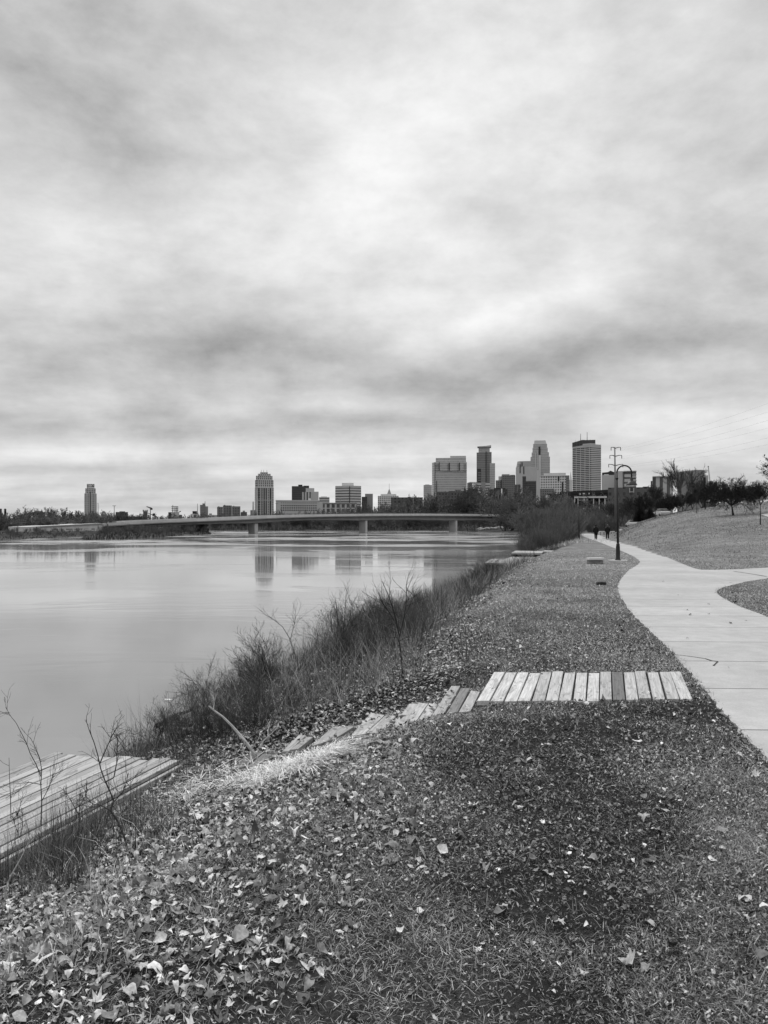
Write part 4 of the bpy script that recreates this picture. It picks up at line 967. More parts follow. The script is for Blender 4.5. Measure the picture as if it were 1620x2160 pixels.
for px, pt, pb, lab in ((1342, 1088, 1098, 'pale pillar at the top end of the dark handrail'), (1464.5, 1055, 1073, 'pale stone pillar left of the white sign on the hill crest'), (1513.5, 1054, 1069, 'pale stone pillar between the parked cars and the wide dark tree'), (1571, 1052, 1064, 'pale stone pillar right of the wide dark tree'), (1598, 1054, 1066, 'pale stone pillar nearest the right edge of the photo')):
    p = hit(px, pb, 45, 300); h = (pb - pt) / F * p.y
    t = empty('stone_pillar', p); tag(t, lab, 'pillar', 'stone pillars along the hill crest')
    MB().box((0, 0, h * 0.45 - 0.1), (0.30, 0.30, h * 0.9 + 0.2)).build('shaft', M['stone'], t, bevel=0.02); MB().box((0, 0, h * 0.95), (0.42, 0.42, h * 0.1)).build('cap', M['concl'], t)
    pil.append(p)
for a, c, lab in ((1, 2, 'dark rail fence between the two left pillars of the crest'), (2, 3, 'dark rail fence behind the trunk of the wide dark tree'), (3, 4, 'short dark rail fence near the right edge')):
    p, q = pil[a], pil[c]; fr_ = empty('rail_fence', p); tag(fr_, lab, 'fence', 'rail fences along the hill crest'); d = q - p
    for zz in (0.35, 0.65, 0.95): MB().tube([Vector((0, 0, zz)) + d * 0.02, Vector((0, 0, zz)) + d * 0.98], 0.03, 6).build('rail', M['iron'], fr_)
    for s in (0.25, 0.5, 0.75): MB().box(tuple(d * s + Vector((0, 0, 0.45))), (0.07, 0.07, 1.1)).build('post', M['iron'], fr_)

def car(loc, rz, paint, label):
    t = empty('parked_car', loc, rz); tag(t, label, 'car', 'cars parked beyond the lawn')
    b = MB(); prof = [(-2.15, 0.35), (2.15, 0.35), (2.2, 0.62), (2.05, 0.80), (1.1, 0.92), (-1.9, 0.95), (-2.2, 0.8)]
    def ext(pr, hw, b, hw2=None):
        n = len(pr); o = len(b.v); hw2 = hw2 or [hw] * n
        for s in (-1, 1): b.v += [(x, s * w, z) for (x, z), w in zip(pr, hw2)]
        b.f += [tuple(o + i for i in range(n)), tuple(o + n + i for i in reversed(range(n)))]
        b.f += [(o + i, o + n + i, o + n + (i + 1) % n, o + (i + 1) % n) for i in range(n)]
        return b
    ext(prof, 0.88, b).build('body', paint, t, bevel=0.05)
    ext([(1.15, 0.92), (0.35, 1.38), (-1.2, 1.40), (-1.85, 0.95)], 0.7, MB(), [0.8, 0.62, 0.62, 0.8]).build('window', M['carglass'], t)
    MB().box((-0.42, 0, 1.42), (1.6, 1.2, 0.06)).build('roof', paint, t, bevel=0.02)
    for x in (-1.35, 1.35):
        for s in (-1, 1):
            w = MB().lathe((0, 0, -0.1), [(0.2, 0), (0.31, 0.02), (0.31, 0.18), (0.2, 0.2)], 14).build('wheel', M['tyre'], t, True); w.location = (x, s * 0.8, 0.31); w.rotation_euler.x = math.pi / 2
for px, py, Yc, rz, mt, lab in ((1333, 1083, 160, 1.45, 'silver', 'pale parked car just above the handrail'), (1313, 1084, 175, 1.45, 'silver', 'pale parked car left of the first, partly behind the lamp pole'), (1395, 1082, 142, 1.57, 'silver', 'pale parked car at the left end of the hill crest'), (1528, 1063, 128, 1.2, 'white', 'pale parked car between two pillars under the wide tree'), (1518, 1067, 132, 0.05, 'cardark', 'dark parked car beside the pale one under the wide tree')):
    p = at_y(px, py, Yc); p.z = hz(p.x, p.y); car(p, rz, M[mt], lab)
p = hit(1476.5, 1069, 45, 300); sg = empty('small_sign', p); tag(sg, 'small white sign board on the hill crest', 'sign'); MB().box((0, 0, 0.5), (0.05, 0.05, 1.1)).build('post', M['steel'], sg); MB().box((0, -0.04, 0.72), (0.22, 0.03, 0.6)).build('board', M['white'], sg)

# ------------------------------------------------------------------ trees on the hill
def tree(name, label, px, pyb, pyt, Yd=None, seed=0, spread=0.5, trunk=0.3, nch=(9, 6, 5), depth=3, mat='bark', rmul=1.0, ang=0.7, up=0.05, group=None, lean=0.0, ratio=0.62, rmin=0.012, bunch=1, cat='tree'):
    p = hit(px, pyb, 30, 400) if Yd is None else at_y(px, pyb, Yd)
    if Yd is not None: p.z = hz(p.x, p.y)
    H = EYE - (pyt - HY) / F * p.y - p.z
    rg_ = np.random.default_rng(seed); S = []
    tl = H * trunk; grow(rg_, (0, 0, -0.3), (lean, 0, 1), tl + 0.3, H * 0.022 * rmul, 0, S, nseg=4, wob=0.03, rmin=rmin)
    top = np.array(S[-1][3:6]); tr = [s[:8] for s in S]; r = S[-1][7] * 2.4; C_ = []
    for i in range(bunch):
        a = 2 * math.pi * (i + rg_.random()) / max(bunch, 1); tl_ = 0 if bunch == 1 else spread * rg_.uniform(0.6, 1.1)
        o = []; grow(rg_, top - np.array([0, 0, 0.05]), (math.sin(tl_) * math.cos(a), math.sin(tl_) * math.sin(a), math.cos(tl_)), (H - tl) * rg_.uniform(0.62, 0.8), r * 0.7, depth, o, nch, ang, 0.09, up, ratio, 5, 0.2, rmin); C_ += o
    C_ = np.array(C_); zmax = C_[:, 5].max(); f = (H - top[2]) / max(zmax - top[2], 0.1)
    for k in (0, 1, 3, 4): C_[:, k] = top[k % 3] + (C_[:, k] - top[k % 3]) * f
    for k in (2, 5): C_[:, k] = top[2] + (C_[:, k] - top[2]) * f
    t = empty(name, p); tag(t, label, cat, group)
    lo = C_[:, 8] <= 0; tr += [tuple(s[:8]) for s in C_[lo]]
    segs_mesh('trunk', tr, M[mat], t, 6); segs_mesh('crown', C_[~lo][:, :8], M[mat], t, 3)
    return t
tree('bare_tree', 'tall bare fan shaped tree rising left of the curved building', 1440, 1078, 967, 145, 1, 0.62, 0.18, (9, 6, 5), 3, 'bark', 0.62, 0.42, 0.05, bunch=8, rmin=0.02)
tree('crabapple_tree', 'wide dark crowned low tree with a leaning trunk on the hill', 1547, 1087, 1002, None, 2, 1.05, 0.26, (10, 8, 6), 3, 'barkd', 1.5, 0.9, 0.0, bunch=8, lean=-0.08, rmin=0.016, ratio=0.66)
tree('crabapple_tree', 'second dark crowned tree left of the wide one, beyond the crest', 1487, 1074, 1008, None, 3, 0.85, 0.30, (9, 7, 6), 3, 'barkd', 1.1, 0.8, 0.02, bunch=7, rmin=0.018)
tree('young_tree', 'slim young tree with a straight trunk at the right on the hill slope', 1604, 1107, 1020, None, 4, 0.5, 0.50, (8, 6, 5), 3, 'barkd', 0.8, 0.7, 0.06, bunch=4, rmin=0.014)
tree('young_tree', 'slim young tree standing on the crest beside the left stone pillar', 1470, 1083, 1022, None, 5, 0.45, 0.45, (8, 6, 5), 3, 'bark', 0.8, 0.6, 0.06, bunch=4, rmin=0.016)
tree('young_tree', 'slim young tree above the end of the handrail', 1382, 1094, 1022, None, 6, 0.5, 0.40, (8, 7, 5), 3, 'bark', 0.8, 0.6, 0.06, bunch=5, rmin=0.018)
tree('bare_tree', 'dark bushy tree behind the crest at the right edge', 1600, 1062, 1012, 150, 7, 0.8, 0.2, (10, 8, 6), 3, 'barkd', 1.0, 0.8, 0.03, bunch=8, rmin=0.02)
tree('bare_tree', 'dark bushy tree behind the crest right of the wide tree', 1575, 1062, 1016, 160, 17, 0.8, 0.2, (10, 8, 6), 3, 'barkd', 1.0, 0.8, 0.03, bunch=8, rmin=0.02)
tree('oak_tree', 'tree at the right edge with a few dead leaves on its branches', 1668, 1120, 930, 60, 8, 0.75, 0.30, (7, 5, 4), 3, 'barkd', 0.8, 0.75, 0.04, bunch=6, rmin=0.012)
# its clinging leaves
rl = np.random.default_rng(3); o0 = [o for o in bpy.data.objects if o.name.startswith('oak_tree')][0]; cr = [c for c in o0.children if c.name.startswith('crown')][0]
cv = np.empty(len(cr.data.vertices) * 3, np.float32); cr.data.vertices.foreach_get('co', cv); cv = cv.reshape(-1, 3)
pk = cv[rl.integers(0, len(cv), 420)] + rl.normal(0, 0.05, (420, 3)); lo_ = leaves('dead_leaf_cluster', pk, rl.uniform(0.12, 0.26, 420), np.full(420, 0.02), 6, 0.0, 1.2); lo_.parent = o0; lo_['kind'] = 'stuff'
for px, pyt, Yd, sd, kind in ((1345, 1040, 190, 31, 'bark'), (1362, 1030, 180, 32, 'barkd'), (1378, 1034, 200, 33, 'bark'), (1405, 1038, 170, 34, 'barkd'), (1330, 1045, 220, 35, 'bark'), (1424, 1040, 165, 36, 'barkd'), (1460, 1030, 175, 37, 'barkd'), (1515, 1022, 170, 38, 'barkd'), (1310, 1048, 230, 39, 'bark'), (1290, 1052, 235, 40, 'bark'), (1536, 1020, 180, 41, 'barkd'), (1394, 1046, 210, 42, 'bark'), (1445, 1035, 190, 43, 'barkd'), (1416, 1044, 158, 46, 'barkd'), (1432, 1046, 156, 47, 'barkd'), (1408, 1050, 152, 48, 'barkd'), (1400, 1052, 160, 49, 'barkd'), (1480, 1026, 185, 44, 'barkd'), (1556, 1024, 190, 45, 'barkd')):
    tree('bare_tree', 'bare twiggy tree in the dark row behind the hill crest' if px > 1390 else 'bare twiggy tree in the dip beyond the handrail', px, 1085, pyt, Yd, sd, 0.6, 0.2, (9, 7, 5), 3, kind, 0.9, 0.6, 0.05, bunch=5, rmin=0.03, group='trees behind the hill crest' if px > 1390 else 'trees in the dip beyond the handrail')

def conifer(px, pyt, Yd, wpx, seed, label, name='conifer', zb=None):
    p = at_y(px, 1090, Yd); p.z = hz(p.x, p.y) if zb is None else zb; H = EYE - (pyt - HY) / F * Yd - p.z; rad = wpx / F * Yd / 2
    rg_ = np.random.default_rng(seed); t = empty(name, p); tag(t, label, 'tree'); S = []
    MB().tube([(0, 0, -0.2), (0, 0, H * 0.9)], [H * 0.025, 0.02], 8).build('trunk', M['barkd'], t, True)
    n = 1500; z = rg_.random(n) ** 1.4 * 0.95 + 0.04; a = rg_.uniform(0, 6.283, n); rr_ = rad * (1 - z) * rg_.uniform(0.3, 1.05, n) + 0.02
    for i in range(n):
        q0 = (rr_[i] * 0.3 * math.cos(a[i]), rr_[i] * 0.3 * math.sin(a[i]), z[i] * H + 0.03 * H); q1 = (rr_[i] * math.cos(a[i]), rr_[i] * math.sin(a[i]), z[i] * H - 0.02 * H)
        S.append((*q0, *q1, H * 0.014, H * 0.004))
    segs_mesh('crown', S, M['conif'], t, 3); return t
conifer(1075, 1050, 470, 17, 1, 'small dark pointed conifer in the woods right of the bridge')
conifer(1352, 1062, 128, 50, 2, 'broad dark evergreen bush behind the lawn edge', 'evergreen_bush')
conifer(1372, 1068, 126, 34, 3, 'second broad dark evergreen bush, right of the first', 'evergreen_bush')

# ------------------------------------------------------------------ thickets and woods (copied individuals)
th_protos = [segs_mesh('thicket_shrub', shrub_proto(200 + k, 22, 4.0, 0.5, 2, (7, 4), 0.03, 0.014, 0.45, 0.5, 0.07, 0.08, 0.9), M['brush']) for k in range(5)]
spots = []; rg = np.random.default_rng(9)
def add_spot(x, y, h, npro): spots.append((x, y, max(hz(x, y), WATER - 0.1) - 0.05, h, rg.uniform(0, 6.28), int(rg.integers(0, npro))))
y = 74
while y < 262:
    T = float(np.interp(y, TY, TX)); W = float(np.interp(y, WY, WX))
    for _ in range(4):
        t = rg.uniform(0.18, 1.02) if y < 125 else rg.uniform(-0.1, 1.02); x = T - t * (T - W)
        if poly_inside(PATHA, [x], [y])[0]: continue
        h = np.interp(y, [74, 90, 110, 150, 200, 262], [1.6, 2.5, 3.6, 5.0, 5.6, 6.5]) / 4.0 * rg.uniform(0.7, 1.1)
        add_spot(x, y + rg.uniform(-1, 1), h, 5)
    y += 1.5 + y * 0.016
for _ in range(60):
    y = rg.uniform(172, 262); px = rg.uniform(1188, 1300); x = (px - CX) / F * y
    add_spot(x, y, np.interp(y, [170, 262], [3.6, 6.2]) / 4.0 * rg.uniform(0.7, 1.05), 5)
nA = len(spots)
def th_label(x, y):
    return 'pale leafless thicket shrub on the right bank before the path bend' if y < 120 else 'leafless thicket shrub behind the bend of the path' if CX + F * x / y > 1185 else 'leafless thicket shrub on the right bank towards the bridge'
place_copies(th_protos, spots, 'thicket_shrub', th_label, 'shrub', lambda x, y: 'thicket before the path bend' if y < 120 else 'thicket behind the path bend' if CX + F * x / y > 1185 else 'thicket towards the bridge')

is_protos = [segs_mesh('island_shrub', shrub_proto(240 + k, 18, 3.0, 0.6, 2, (6, 4), 0.035, 0.02, 0.5, 0.5, 0.06, 0.08, 1.2), M['brush']) for k in range(4)]
spots = []
for _ in range(150):
    y = rg.uniform(172, 300); px = rg.uniform(205, 432); x = (px - CX) / F * y
    if poly_inside(RIVER, [x], [y])[0] or x > np.interp(y, [168, 205, 285], [-62, -63, -66]): continue
    add_spot(x, y, rg.uniform(0.45, 0.85), 4)
for _ in range(70):
    y = rg.uniform(170, 240); px = rg.uniform(-30, 215); x = (px - CX) / F * y
    if poly_inside(RIVER, [x], [y])[0]: continue
    add_spot(x, y, rg.uniform(0.25, 0.5), 4)
place_copies(is_protos, spots, 'island_shrub', 'low leafless shrub on the left shore below the bridge', 'shrub', 'shrubs on the left shore')

ft_protos = []
for k in range(6):
    rg_ = np.random.default_rng(300 + k); S = []
    for i in range(5):
        a = rg_.uniform(0, 6.28); tl = rg_.uniform(0.05, 0.75)
        grow(rg_, (0.3 * math.cos(a), 0.3 * math.sin(a), -0.3), (math.sin(tl) * math.cos(a), math.sin(tl) * math.sin(a), math.cos(tl)), 8.0 * rg_.uniform(0.7, 1.0), 0.16, 3, S, (9, 7, 5), 0.75, 0.09, 0.04, 0.52, 4, 0.08, 0.055)
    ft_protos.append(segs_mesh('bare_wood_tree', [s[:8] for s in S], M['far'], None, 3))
spots = []
def px_spot(px, y, pyt):
    x = (px - CX) / F * y
    if poly_inside(RIVER, [x], [y])[0]: return
    z = hz(x, y); H = EYE - (pyt - HY) / F * y - z
    if H > 1.0: spots.append((x, y, z - 0.2, H / 7.4, rg.uniform(0, 6.28), int(rg.integers(0, 6))))
top = lambda px: np.interp(px, [-40, 60, 150, 210, 300, 440, 520, 580, 700, 780, 850, 900, 960, 1020, 1080, 1140, 1200, 1260, 1310], [1083, 1082, 1083, 1080, 1088, 1090, 1084, 1083, 1081, 1070, 1062, 1052, 1047, 1046, 1050, 1054, 1054, 1054, 1056])
for px in np.arange(-60, 440, 9.0): px_spot(px + rg.uniform(-5, 5), rg.uniform(300, 390), top(px) + rg.uniform(-2, 8))
for px in np.arange(-60, 225, 11.0): px_spot(px + rg.uniform(-5, 5), rg.uniform(255, 300), top(px) + rg.uniform(6, 18))
for px in np.arange(400, 1040, 9.0): px_spot(px + rg.uniform(-5, 5), rg.uniform(508, 560), max(top(px), 1080) + rg.uniform(2, 12))
for px in np.arange(420, 1110, 9.5): px_spot(px + rg.uniform(-5, 5), rg.uniform(570, 680), top(px) + rg.uniform(-1, 9))
for px in np.arange(1030, 1320, 9.0): px_spot(px + rg.uniform(-5, 5), rg.uniform(300, 420), top(px) + rg.uniform(-2, 9))
for px in np.arange(1060, 1215, 9.0): px_spot(px + rg.uniform(-5, 5), rg.uniform(270, 300), top(px) + rg.uniform(14, 32))
def wl(x, y):
    px = CX + F * x / y
    if y < 400 and px < 450: return 'leafless tree in the wooded left shore behind the bridge abutment'
    if px > 1020 and y < 430: return 'leafless tree in the woods right of the bridge end'
    return 'leafless tree in the wooded far shore behind the bridge'
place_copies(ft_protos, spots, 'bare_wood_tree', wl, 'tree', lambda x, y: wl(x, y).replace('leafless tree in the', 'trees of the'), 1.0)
# tangled low brush along the far shores
xs, ys, hh = [], [], []
P_ = RIVER[len(WX) - 2:len(WX) + 10]
for i in range(len(P_) - 1):
    a, c = P_[i], P_[i + 1]; L_ = math.hypot(*(c - a)); n = int(L_ * 60); t = rng.random(n); nn = np.array([-(c - a)[1], (c - a)[0]]) / L_
    for sgn in (-1, 1):
        q = a[None] + (c - a)[None] * t[:, None] + sgn * nn[None] * (rng.random(n)[:, None] ** 1.3 * 42)
        xs.append(q[:, 0]); ys.append(q[:, 1])
x, y = np.concatenate(xs), np.concatenate(ys); ok = ~poly_inside(RIVER, x, y) & (fbm(x * 0.08, y * 0.08, 131, 4) > 0.36) & (y > 150) & ((x < 46) | (y > 440)) & ~((y < 490) & (x / y > 0.12) & (x / y < 0.165)); x, y = x[ok], y[ok]; m = len(x)
low = np.where((x < -50) & (y < 300), 0.32, 1.0) * np.where((x < -70) & (y < 265), 0.45, 1.0)
blades('shore_brush', np.stack([x, y, height(x, y) - 0.1], 1), rng.uniform(1.0, 4.2, m) * low, rng.uniform(0.10, 0.28, m), rng.uniform(0.05, 0.8, m), rng.uniform(0, 6.283, m), np.clip(rng.normal(0.22, 0.16, m), 0.02, 1), M['stem'], curl=0.4)

# ------------------------------------------------------------------ bridge
def on_bridge(px):
    q = (px - CX) / F; t = (256 * q + 94) / (43 - 45 * q); return -94 + 43 * t, 256 + 45 * t
TOPP = [(215, 1103.5), (330, 1097), (480, 1091.5), (600, 1086.5), (700, 1084.2), (800, 1083.3), (900, 1083.3), (1000, 1084.2), (1066, 1085.6)]
BOTP = [(215, 1117.5), (270, 1112), (332, 1110), (400, 1107), (480, 1104.5), (535, 1104), (600, 1099.5), (650, 1097.5), (710, 1097), (766, 1098), (815, 1096), (870, 1096), (955, 1098), (1010, 1097), (1066, 1097.5)]
pxs = list(np.linspace(215, 1066, 60))
ux, uy = 43 / math.hypot(43, 45), 45 / math.hypot(43, 45); nxv, nyv = -uy, ux      # across the deck, away from the camera
if nyv < 0: nxv, nyv = -nxv, -nyv
br = empty('bridge', (*on_bridge(640), WATER)); tag(br, 'long low concrete girder bridge crossing the river', 'bridge')
BO = br.location
def loftline(offs, name, mat):
    """offs: function(px, X, Y, ztop, zbot) -> list of (across, z) cross-section points"""
    rings = []
    for px in pxs:
        X_, Y_ = on_bridge(px); zt = EYE - (np.interp(px, *zip(*TOPP)) - HY) / F * Y_; zb_ = EYE - (np.interp(px, *zip(*BOTP)) - HY) / F * Y_
        rings.append([(X_ + nxv * a - BO.x, Y_ + nyv * a - BO.y, z - BO.z) for a, z in offs(zt, zb_)])
    b = MB(); n = len(rings[0])
    for r in rings: b.v += r
    for i in range(len(rings) - 1):
        for k in range(n):
            j = (k + 1) % n; b.f.append((i * n + k, (i + 1) * n + k, (i + 1) * n + j, i * n + j))
    b.f += [tuple(range(n)), tuple(reversed([(len(rings) - 1) * n + k for k in range(n)]))]
    return b.build(name, mat, br)
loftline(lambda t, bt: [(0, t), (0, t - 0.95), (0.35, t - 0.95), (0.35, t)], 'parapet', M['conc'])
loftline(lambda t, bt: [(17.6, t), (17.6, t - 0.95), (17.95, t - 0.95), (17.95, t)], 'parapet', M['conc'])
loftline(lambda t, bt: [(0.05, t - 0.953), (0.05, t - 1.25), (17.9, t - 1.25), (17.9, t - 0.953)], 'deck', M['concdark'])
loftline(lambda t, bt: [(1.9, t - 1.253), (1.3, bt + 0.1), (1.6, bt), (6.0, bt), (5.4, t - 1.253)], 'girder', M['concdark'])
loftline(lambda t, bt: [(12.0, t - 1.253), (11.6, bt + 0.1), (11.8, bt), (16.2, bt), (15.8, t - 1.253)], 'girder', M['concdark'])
loftline(lambda t, bt: [(-0.07, t + 0.5), (-0.07, t + 0.42), (0.03, t + 0.42), (0.03, t + 0.5)], 'railing', M['steel'])
for px, w in ((332, 3.2), (534, 3.0), (766, 2.2), (956, 2.6)):
    X_, Y_ = on_bridge(px); zb_ = EYE - (np.interp(px, *zip(*BOTP)) - HY) / F * Y_
    Yc = Y_ + 5.5; Xc = (px - CX) / F * Yc; b = MB(); a = math.atan2(nyv, nxv); b.box((Xc - BO.x, Yc - BO.y, (zb_ + WATER - 2) / 2 - BO.z), (4.4, w * 0.55, zb_ - WATER + 2), a, 1.0); b.build('pier', M['conc'], br, bevel=0.15)
X0, Y0 = on_bridge(215); zt0 = EYE - (1103.5 - HY) / F * Y0
ab = [on_bridge(60), on_bridge(140), on_bridge(217)]; tops = [1111, 1107.2, 1103.5]
b = MB(); fp = [(p[0] - BO.x, p[1] - BO.y) for p in ab]; bk = [(p[0] + nxv * 16 - BO.x, p[1] + nyv * 16 - BO.y) for p in ab]
zz = [EYE - (t - HY) / F * p[1] - BO.z for t, p in zip(tops, ab)]
b.prism(fp + bk[::-1], -1.0, zz + zz[::-1]); b.build('abutment', M['concl'], br)
for zoff, mt, px0, px1, h, dz in ((0, 'conc', 62, 215, 0.30, 0.02),):
    q = [on_bridge(px) for px in (86, 140, 215)]; b = MB(); 
    f_ = [(p[0] - nxv * 0.15 - BO.x, p[1] - nyv * 0.15 - BO.y) for p in q]; k_ = [(p[0] - nxv * 0.01 - BO.x, p[1] - nyv * 0.01 - BO.y) for p in q]
    z1 = [EYE - (np.interp(px, (60, 140, 217), tops) - HY) / F * p[1] - BO.z for px, p in zip((86, 140, 215), q)]
    b.prism(f_ + k_[::-1], [z - 0.45 for z in z1 + z1[::-1]], z1 + z1[::-1]); b.build('coping', M['concdark'], br)
# spray-painted marks on the abutment wall and on a pier
def mark(px0, px1, py0, py1, mat, n=1):
    (xa, ya), (xb, yb) = on_bridge(px0), on_bridge(px1); o = 0.04
    za, zb_ = EYE - (py1 - HY) / F * (ya + yb) / 2, EYE - (py0 - HY) / F * (ya + yb) / 2
    b = MB(); b.prism([(xa - nxv * o - BO.x, ya - nyv * o - BO.y), (xb - nxv * o - BO.x, yb - nyv * o - BO.y), (xb - BO.x - nxv * 0.01, yb - BO.y - nyv * 0.01), (xa - BO.x - nxv * 0.01, ya - BO.y - nyv * 0.01)], za - BO.z, zb_ - BO.z); b.build('graffiti', mat, br)
for m_ in ((161.2, 162.2, 1114.6, 1119.8, 'graf'), (162.4, 164.4, 1118.9, 1119.8, 'graf'), (165.6, 166.4, 1115, 1119.8, 'graf'), (166.6, 168.2, 1115, 1115.9, 'graf'), (168.4, 169.2, 1115, 1119.8, 'graf'), (166.6, 168.2, 1117.2, 1117.9, 'graf'), (170.2, 174, 1115, 1115.9, 'graf'), (171.7, 172.6, 1116.1, 1119.6, 'graf'), (177.5, 187, 1115, 1115.6, 'grafl'), (177.5, 178.3, 1115.8, 1118.6, 'grafl'), (179, 186, 1118.7, 1119.3, 'grafl'), (113, 122, 1115, 1118.6, 'grafl'), (128, 134, 1115.6, 1119, 'grafl'), (139, 153, 1114.8, 1118, 'grafl'), (193, 200, 1114.5, 1117.6, 'grafl')):
    mark(*m_[:4], M[m_[4]])
# street lights standing on the deck
for px, pyt, lab in ((244, 1067, 'tall thin light pole near the left end of the bridge'), (587, 1062, 'thin light pole on the bridge above its left pier'), (721, 1052, 'thin light pole on the bridge in front of the striped office block'), (875, 1047, 'thin light pole on the bridge in front of the low dark block'), (1016, 1056, 'thin light pole near the wooded right end of the bridge')):
    X_, Y_ = on_bridge(px); X_ += nxv * 1.0; Y_ += nyv * 1.0; zb_ = EYE - (np.interp(px, *zip(*TOPP)) - HY) / F * Y_ - 0.9; zt = EYE - (pyt - HY) / F * Y_
    t = empty('bridge_light', (X_, Y_, zb_)); tag(t, lab, 'light pole', 'light poles on the bridge')
    MB().tube([(0, 0, 0), (0, 0, zt - zb_)], [0.14, 0.09], 8).build('pole', M['steel'], t, True); MB().box((0.0, 0, zt - zb_), (1.1, 0.3, 0.14)).build('lamp_head', M['steel'], t)
# stone slope under the right end
for k in range(26):
    px = 1008 + (k % 13) * 5 + rr.uniform(-2, 2); Yr = 447 + rr.uniform(0, 10) ; x = (px - CX) / F * Yr
    rock('riprap_stone', (x, Yr, hz(x, Yr) - 0.2), (rr.uniform(2, 3.4), rr.uniform(1.5, 2.5), rr.uniform(1.2, 2.2)), 50 + k % 5, M['rubble'], 'pale riprap stone on the slope under the right bridge end', 'rock', 'riprap under the bridge', rr.uniform(0, 3), 1)

# ------------------------------------------------------------------ skyline
FM = dict(
    pale=facade('fac_pale', 0.554, 0.14, 3.2, 3.8, 0.55, 0.5), stripe=facade('fac_stripe', 0.5, 0.12, 400, 4.2, 1.0, 0.42), grid=facade('fac_grid', 0.581, 0.10, 4.4, 4.4, 0.55, 0.55),
    curtain=facade('fac_curtain', 0.449, 0.26, 1.8, 3.9, 0.7, 0.6, 0.05), curtaind=facade('fac_curtain_dark', 0.224, 0.12, 1.8, 3.9, 0.7, 0.6, 0.05), dark=facade('fac_dark', 0.066, 0.035, 2.2, 3.8, 0.6, 0.55, 0.08), black=plain('fac_black', 0.02, 0.6, 0.2, 0.1),
    brick=facade('fac_brick', 0.172, 0.05, 3.4, 3.6, 0.42, 0.5), brickd=facade('fac_brick_dark', 0.099, 0.03, 3.8, 3.6, 0.4, 0.5), ribs=facade('fac_ribs', 0.449, 0.07, 5.2, 900, 0.46, 1.0), tower=facade('fac_tower', 0.436, 0.10, 2.9, 3.4, 0.5, 0.72),
    mull=facade('fac_mullion', 0.5, 0.055, 3.4, 4.1, 0.90, 0.62), mullr=facade('fac_mullion_side', 0.52, 0.13, 400, 4.1, 1.0, 0.50), bay=facade('fac_bay', 0.475, 0.09, 5.5, 5.0, 0.62, 0.80), plain=plain('fac_plain', 0.449, 0.8, 0.08, 0.05), plainl=plain('fac_plain_pale', 0.55, 0.8, 0.08, 0.05), plaind=plain('fac_plain_mid', 0.251, 0.8, 0.1, 0.05), glassd=plain('fac_glass_strip', 0.035, 0.2, 0.15, 0.05),
    wgrid=facade('fac_white_grid', 0.62, 0.14, 3.6, 4.0, 0.62, 0.58), bigwin=facade('fac_portal', 0.818, 0.04, 5.0, 30, 0.72, 1.0))
class Bld:
    def __init__(s, name, label, D, pxc, cat='building', zb=-2.0, group=None):
        s.D = D; s.pxc = pxc; a = math.atan2((pxc - CX) / F, 1.0); s.ca = math.cos(a); s.zb = zb
        s.o = empty(name, ((pxc - CX) / F * D, D, zb), -a); tag(s.o, label, cat, group)
    def lx(s, px): return (px - s.pxc) / F * s.D * s.ca
    def lz(s, py): return EYE - (py - HY) / F * s.D - s.zb
    def box(s, part, px0, px1, pyt, depth, mat, f=0.0, pyb=None, bevel=0):
        x0, x1 = s.lx(px0), s.lx(px1); z0 = 0 if pyb is None else s.lz(pyb)
        b = MB(); b.prism([(x0, f), (x1, f), (x1, f + depth), (x0, f + depth)], z0, s.lz(pyt)); return b.build(part, FM.get(mat) or M[mat], s.o)
    def poly(s, part, pts, pyt, mat, pyb=None, top=None):
        P = [(s.lx(p), f) for p, f in pts]; z0 = 0 if pyb is None else s.lz(pyb)
        tp = None if top is None else [(s.lx(p), f) for p, f in top]
        z1 = [s.lz(q) for q in pyt] if isinstance(pyt, (list, tuple)) else s.lz(pyt)
        b = MB(); b.prism(P, z0, z1, tp); return b.build(part, FM.get(mat) or M[mat], s.o)
    def mast(s, part, px, pyb, pyt, r, f=5.0, mat='steel', px2=None):
        b = MB(); b.tube([(s.lx(px), f, s.lz(pyb)), (s.lx(px2 or px), f, s.lz(pyt))], [r, r * 0.5], 6); return b.build(part, M[mat], s.o)

B = Bld('apartment_tower', 'lone pale stepped tower far left above the woods', 1400, 191)
B.box('body', 178, 204, 1041, 26, 'tower'); B.box('setback', 180, 202, 1030, 22, 'tower', 2, 1041.01); B.box('crown', 183, 199.5, 1020.5, 18, 'pale', 4, 1030.01); B.box('window_strip', 189.5, 191.2, 1038, 0.6, 'glassd', -0.5); B.box('window_strip', 184.5, 185.8, 1023, 0.6, 'glassd', 3.5, 1028); B.box('window_strip', 194, 197.5, 1023.5, 0.6, 'glassd', 3.5, 1026)
for k in range(4): B.box('rib', 180.5 + k * 2.3, 181.3 + k * 2.3, 1041.5, 0.6, 'plainl', -0.55)
for k in range(4): B.box('rib', 193.5 + k * 2.5, 194.3 + k * 2.5, 1041.5, 0.6, 'plainl', -0.55)
for px, py, lab in ((1.5, 1074, 'dark chimney stack cut by the left photo edge'), (11, 1074, 'dark chimney stack second from the left edge')):
    B = Bld('chimney_stack', lab, 800, px, 'chimney'); B.o; b = MB(); b.lathe((0, 0, 0), [(1.5, 0), (1.0, B.lz(py) - 0.6), (1.15, B.lz(py) - 0.5), (1.15, B.lz(py))], 12); b.build('shaft', FM['brickd'], B.o, True); b = MB(); b.lathe((0, 0, B.lz(py) + 0.01), [(0.9, 0), (0.9, 0.5)], 12); b.build('rim', M['wet'], B.o)
B = Bld('warehouse', 'low dark flat roofed block among the trees at the far left', 700, 82); B.box('body', 68, 96, 1080, 20, 'brickd'); B.box('roof_house', 72, 90, 1077.5, 12, 'plaind', 3, 1080.01)
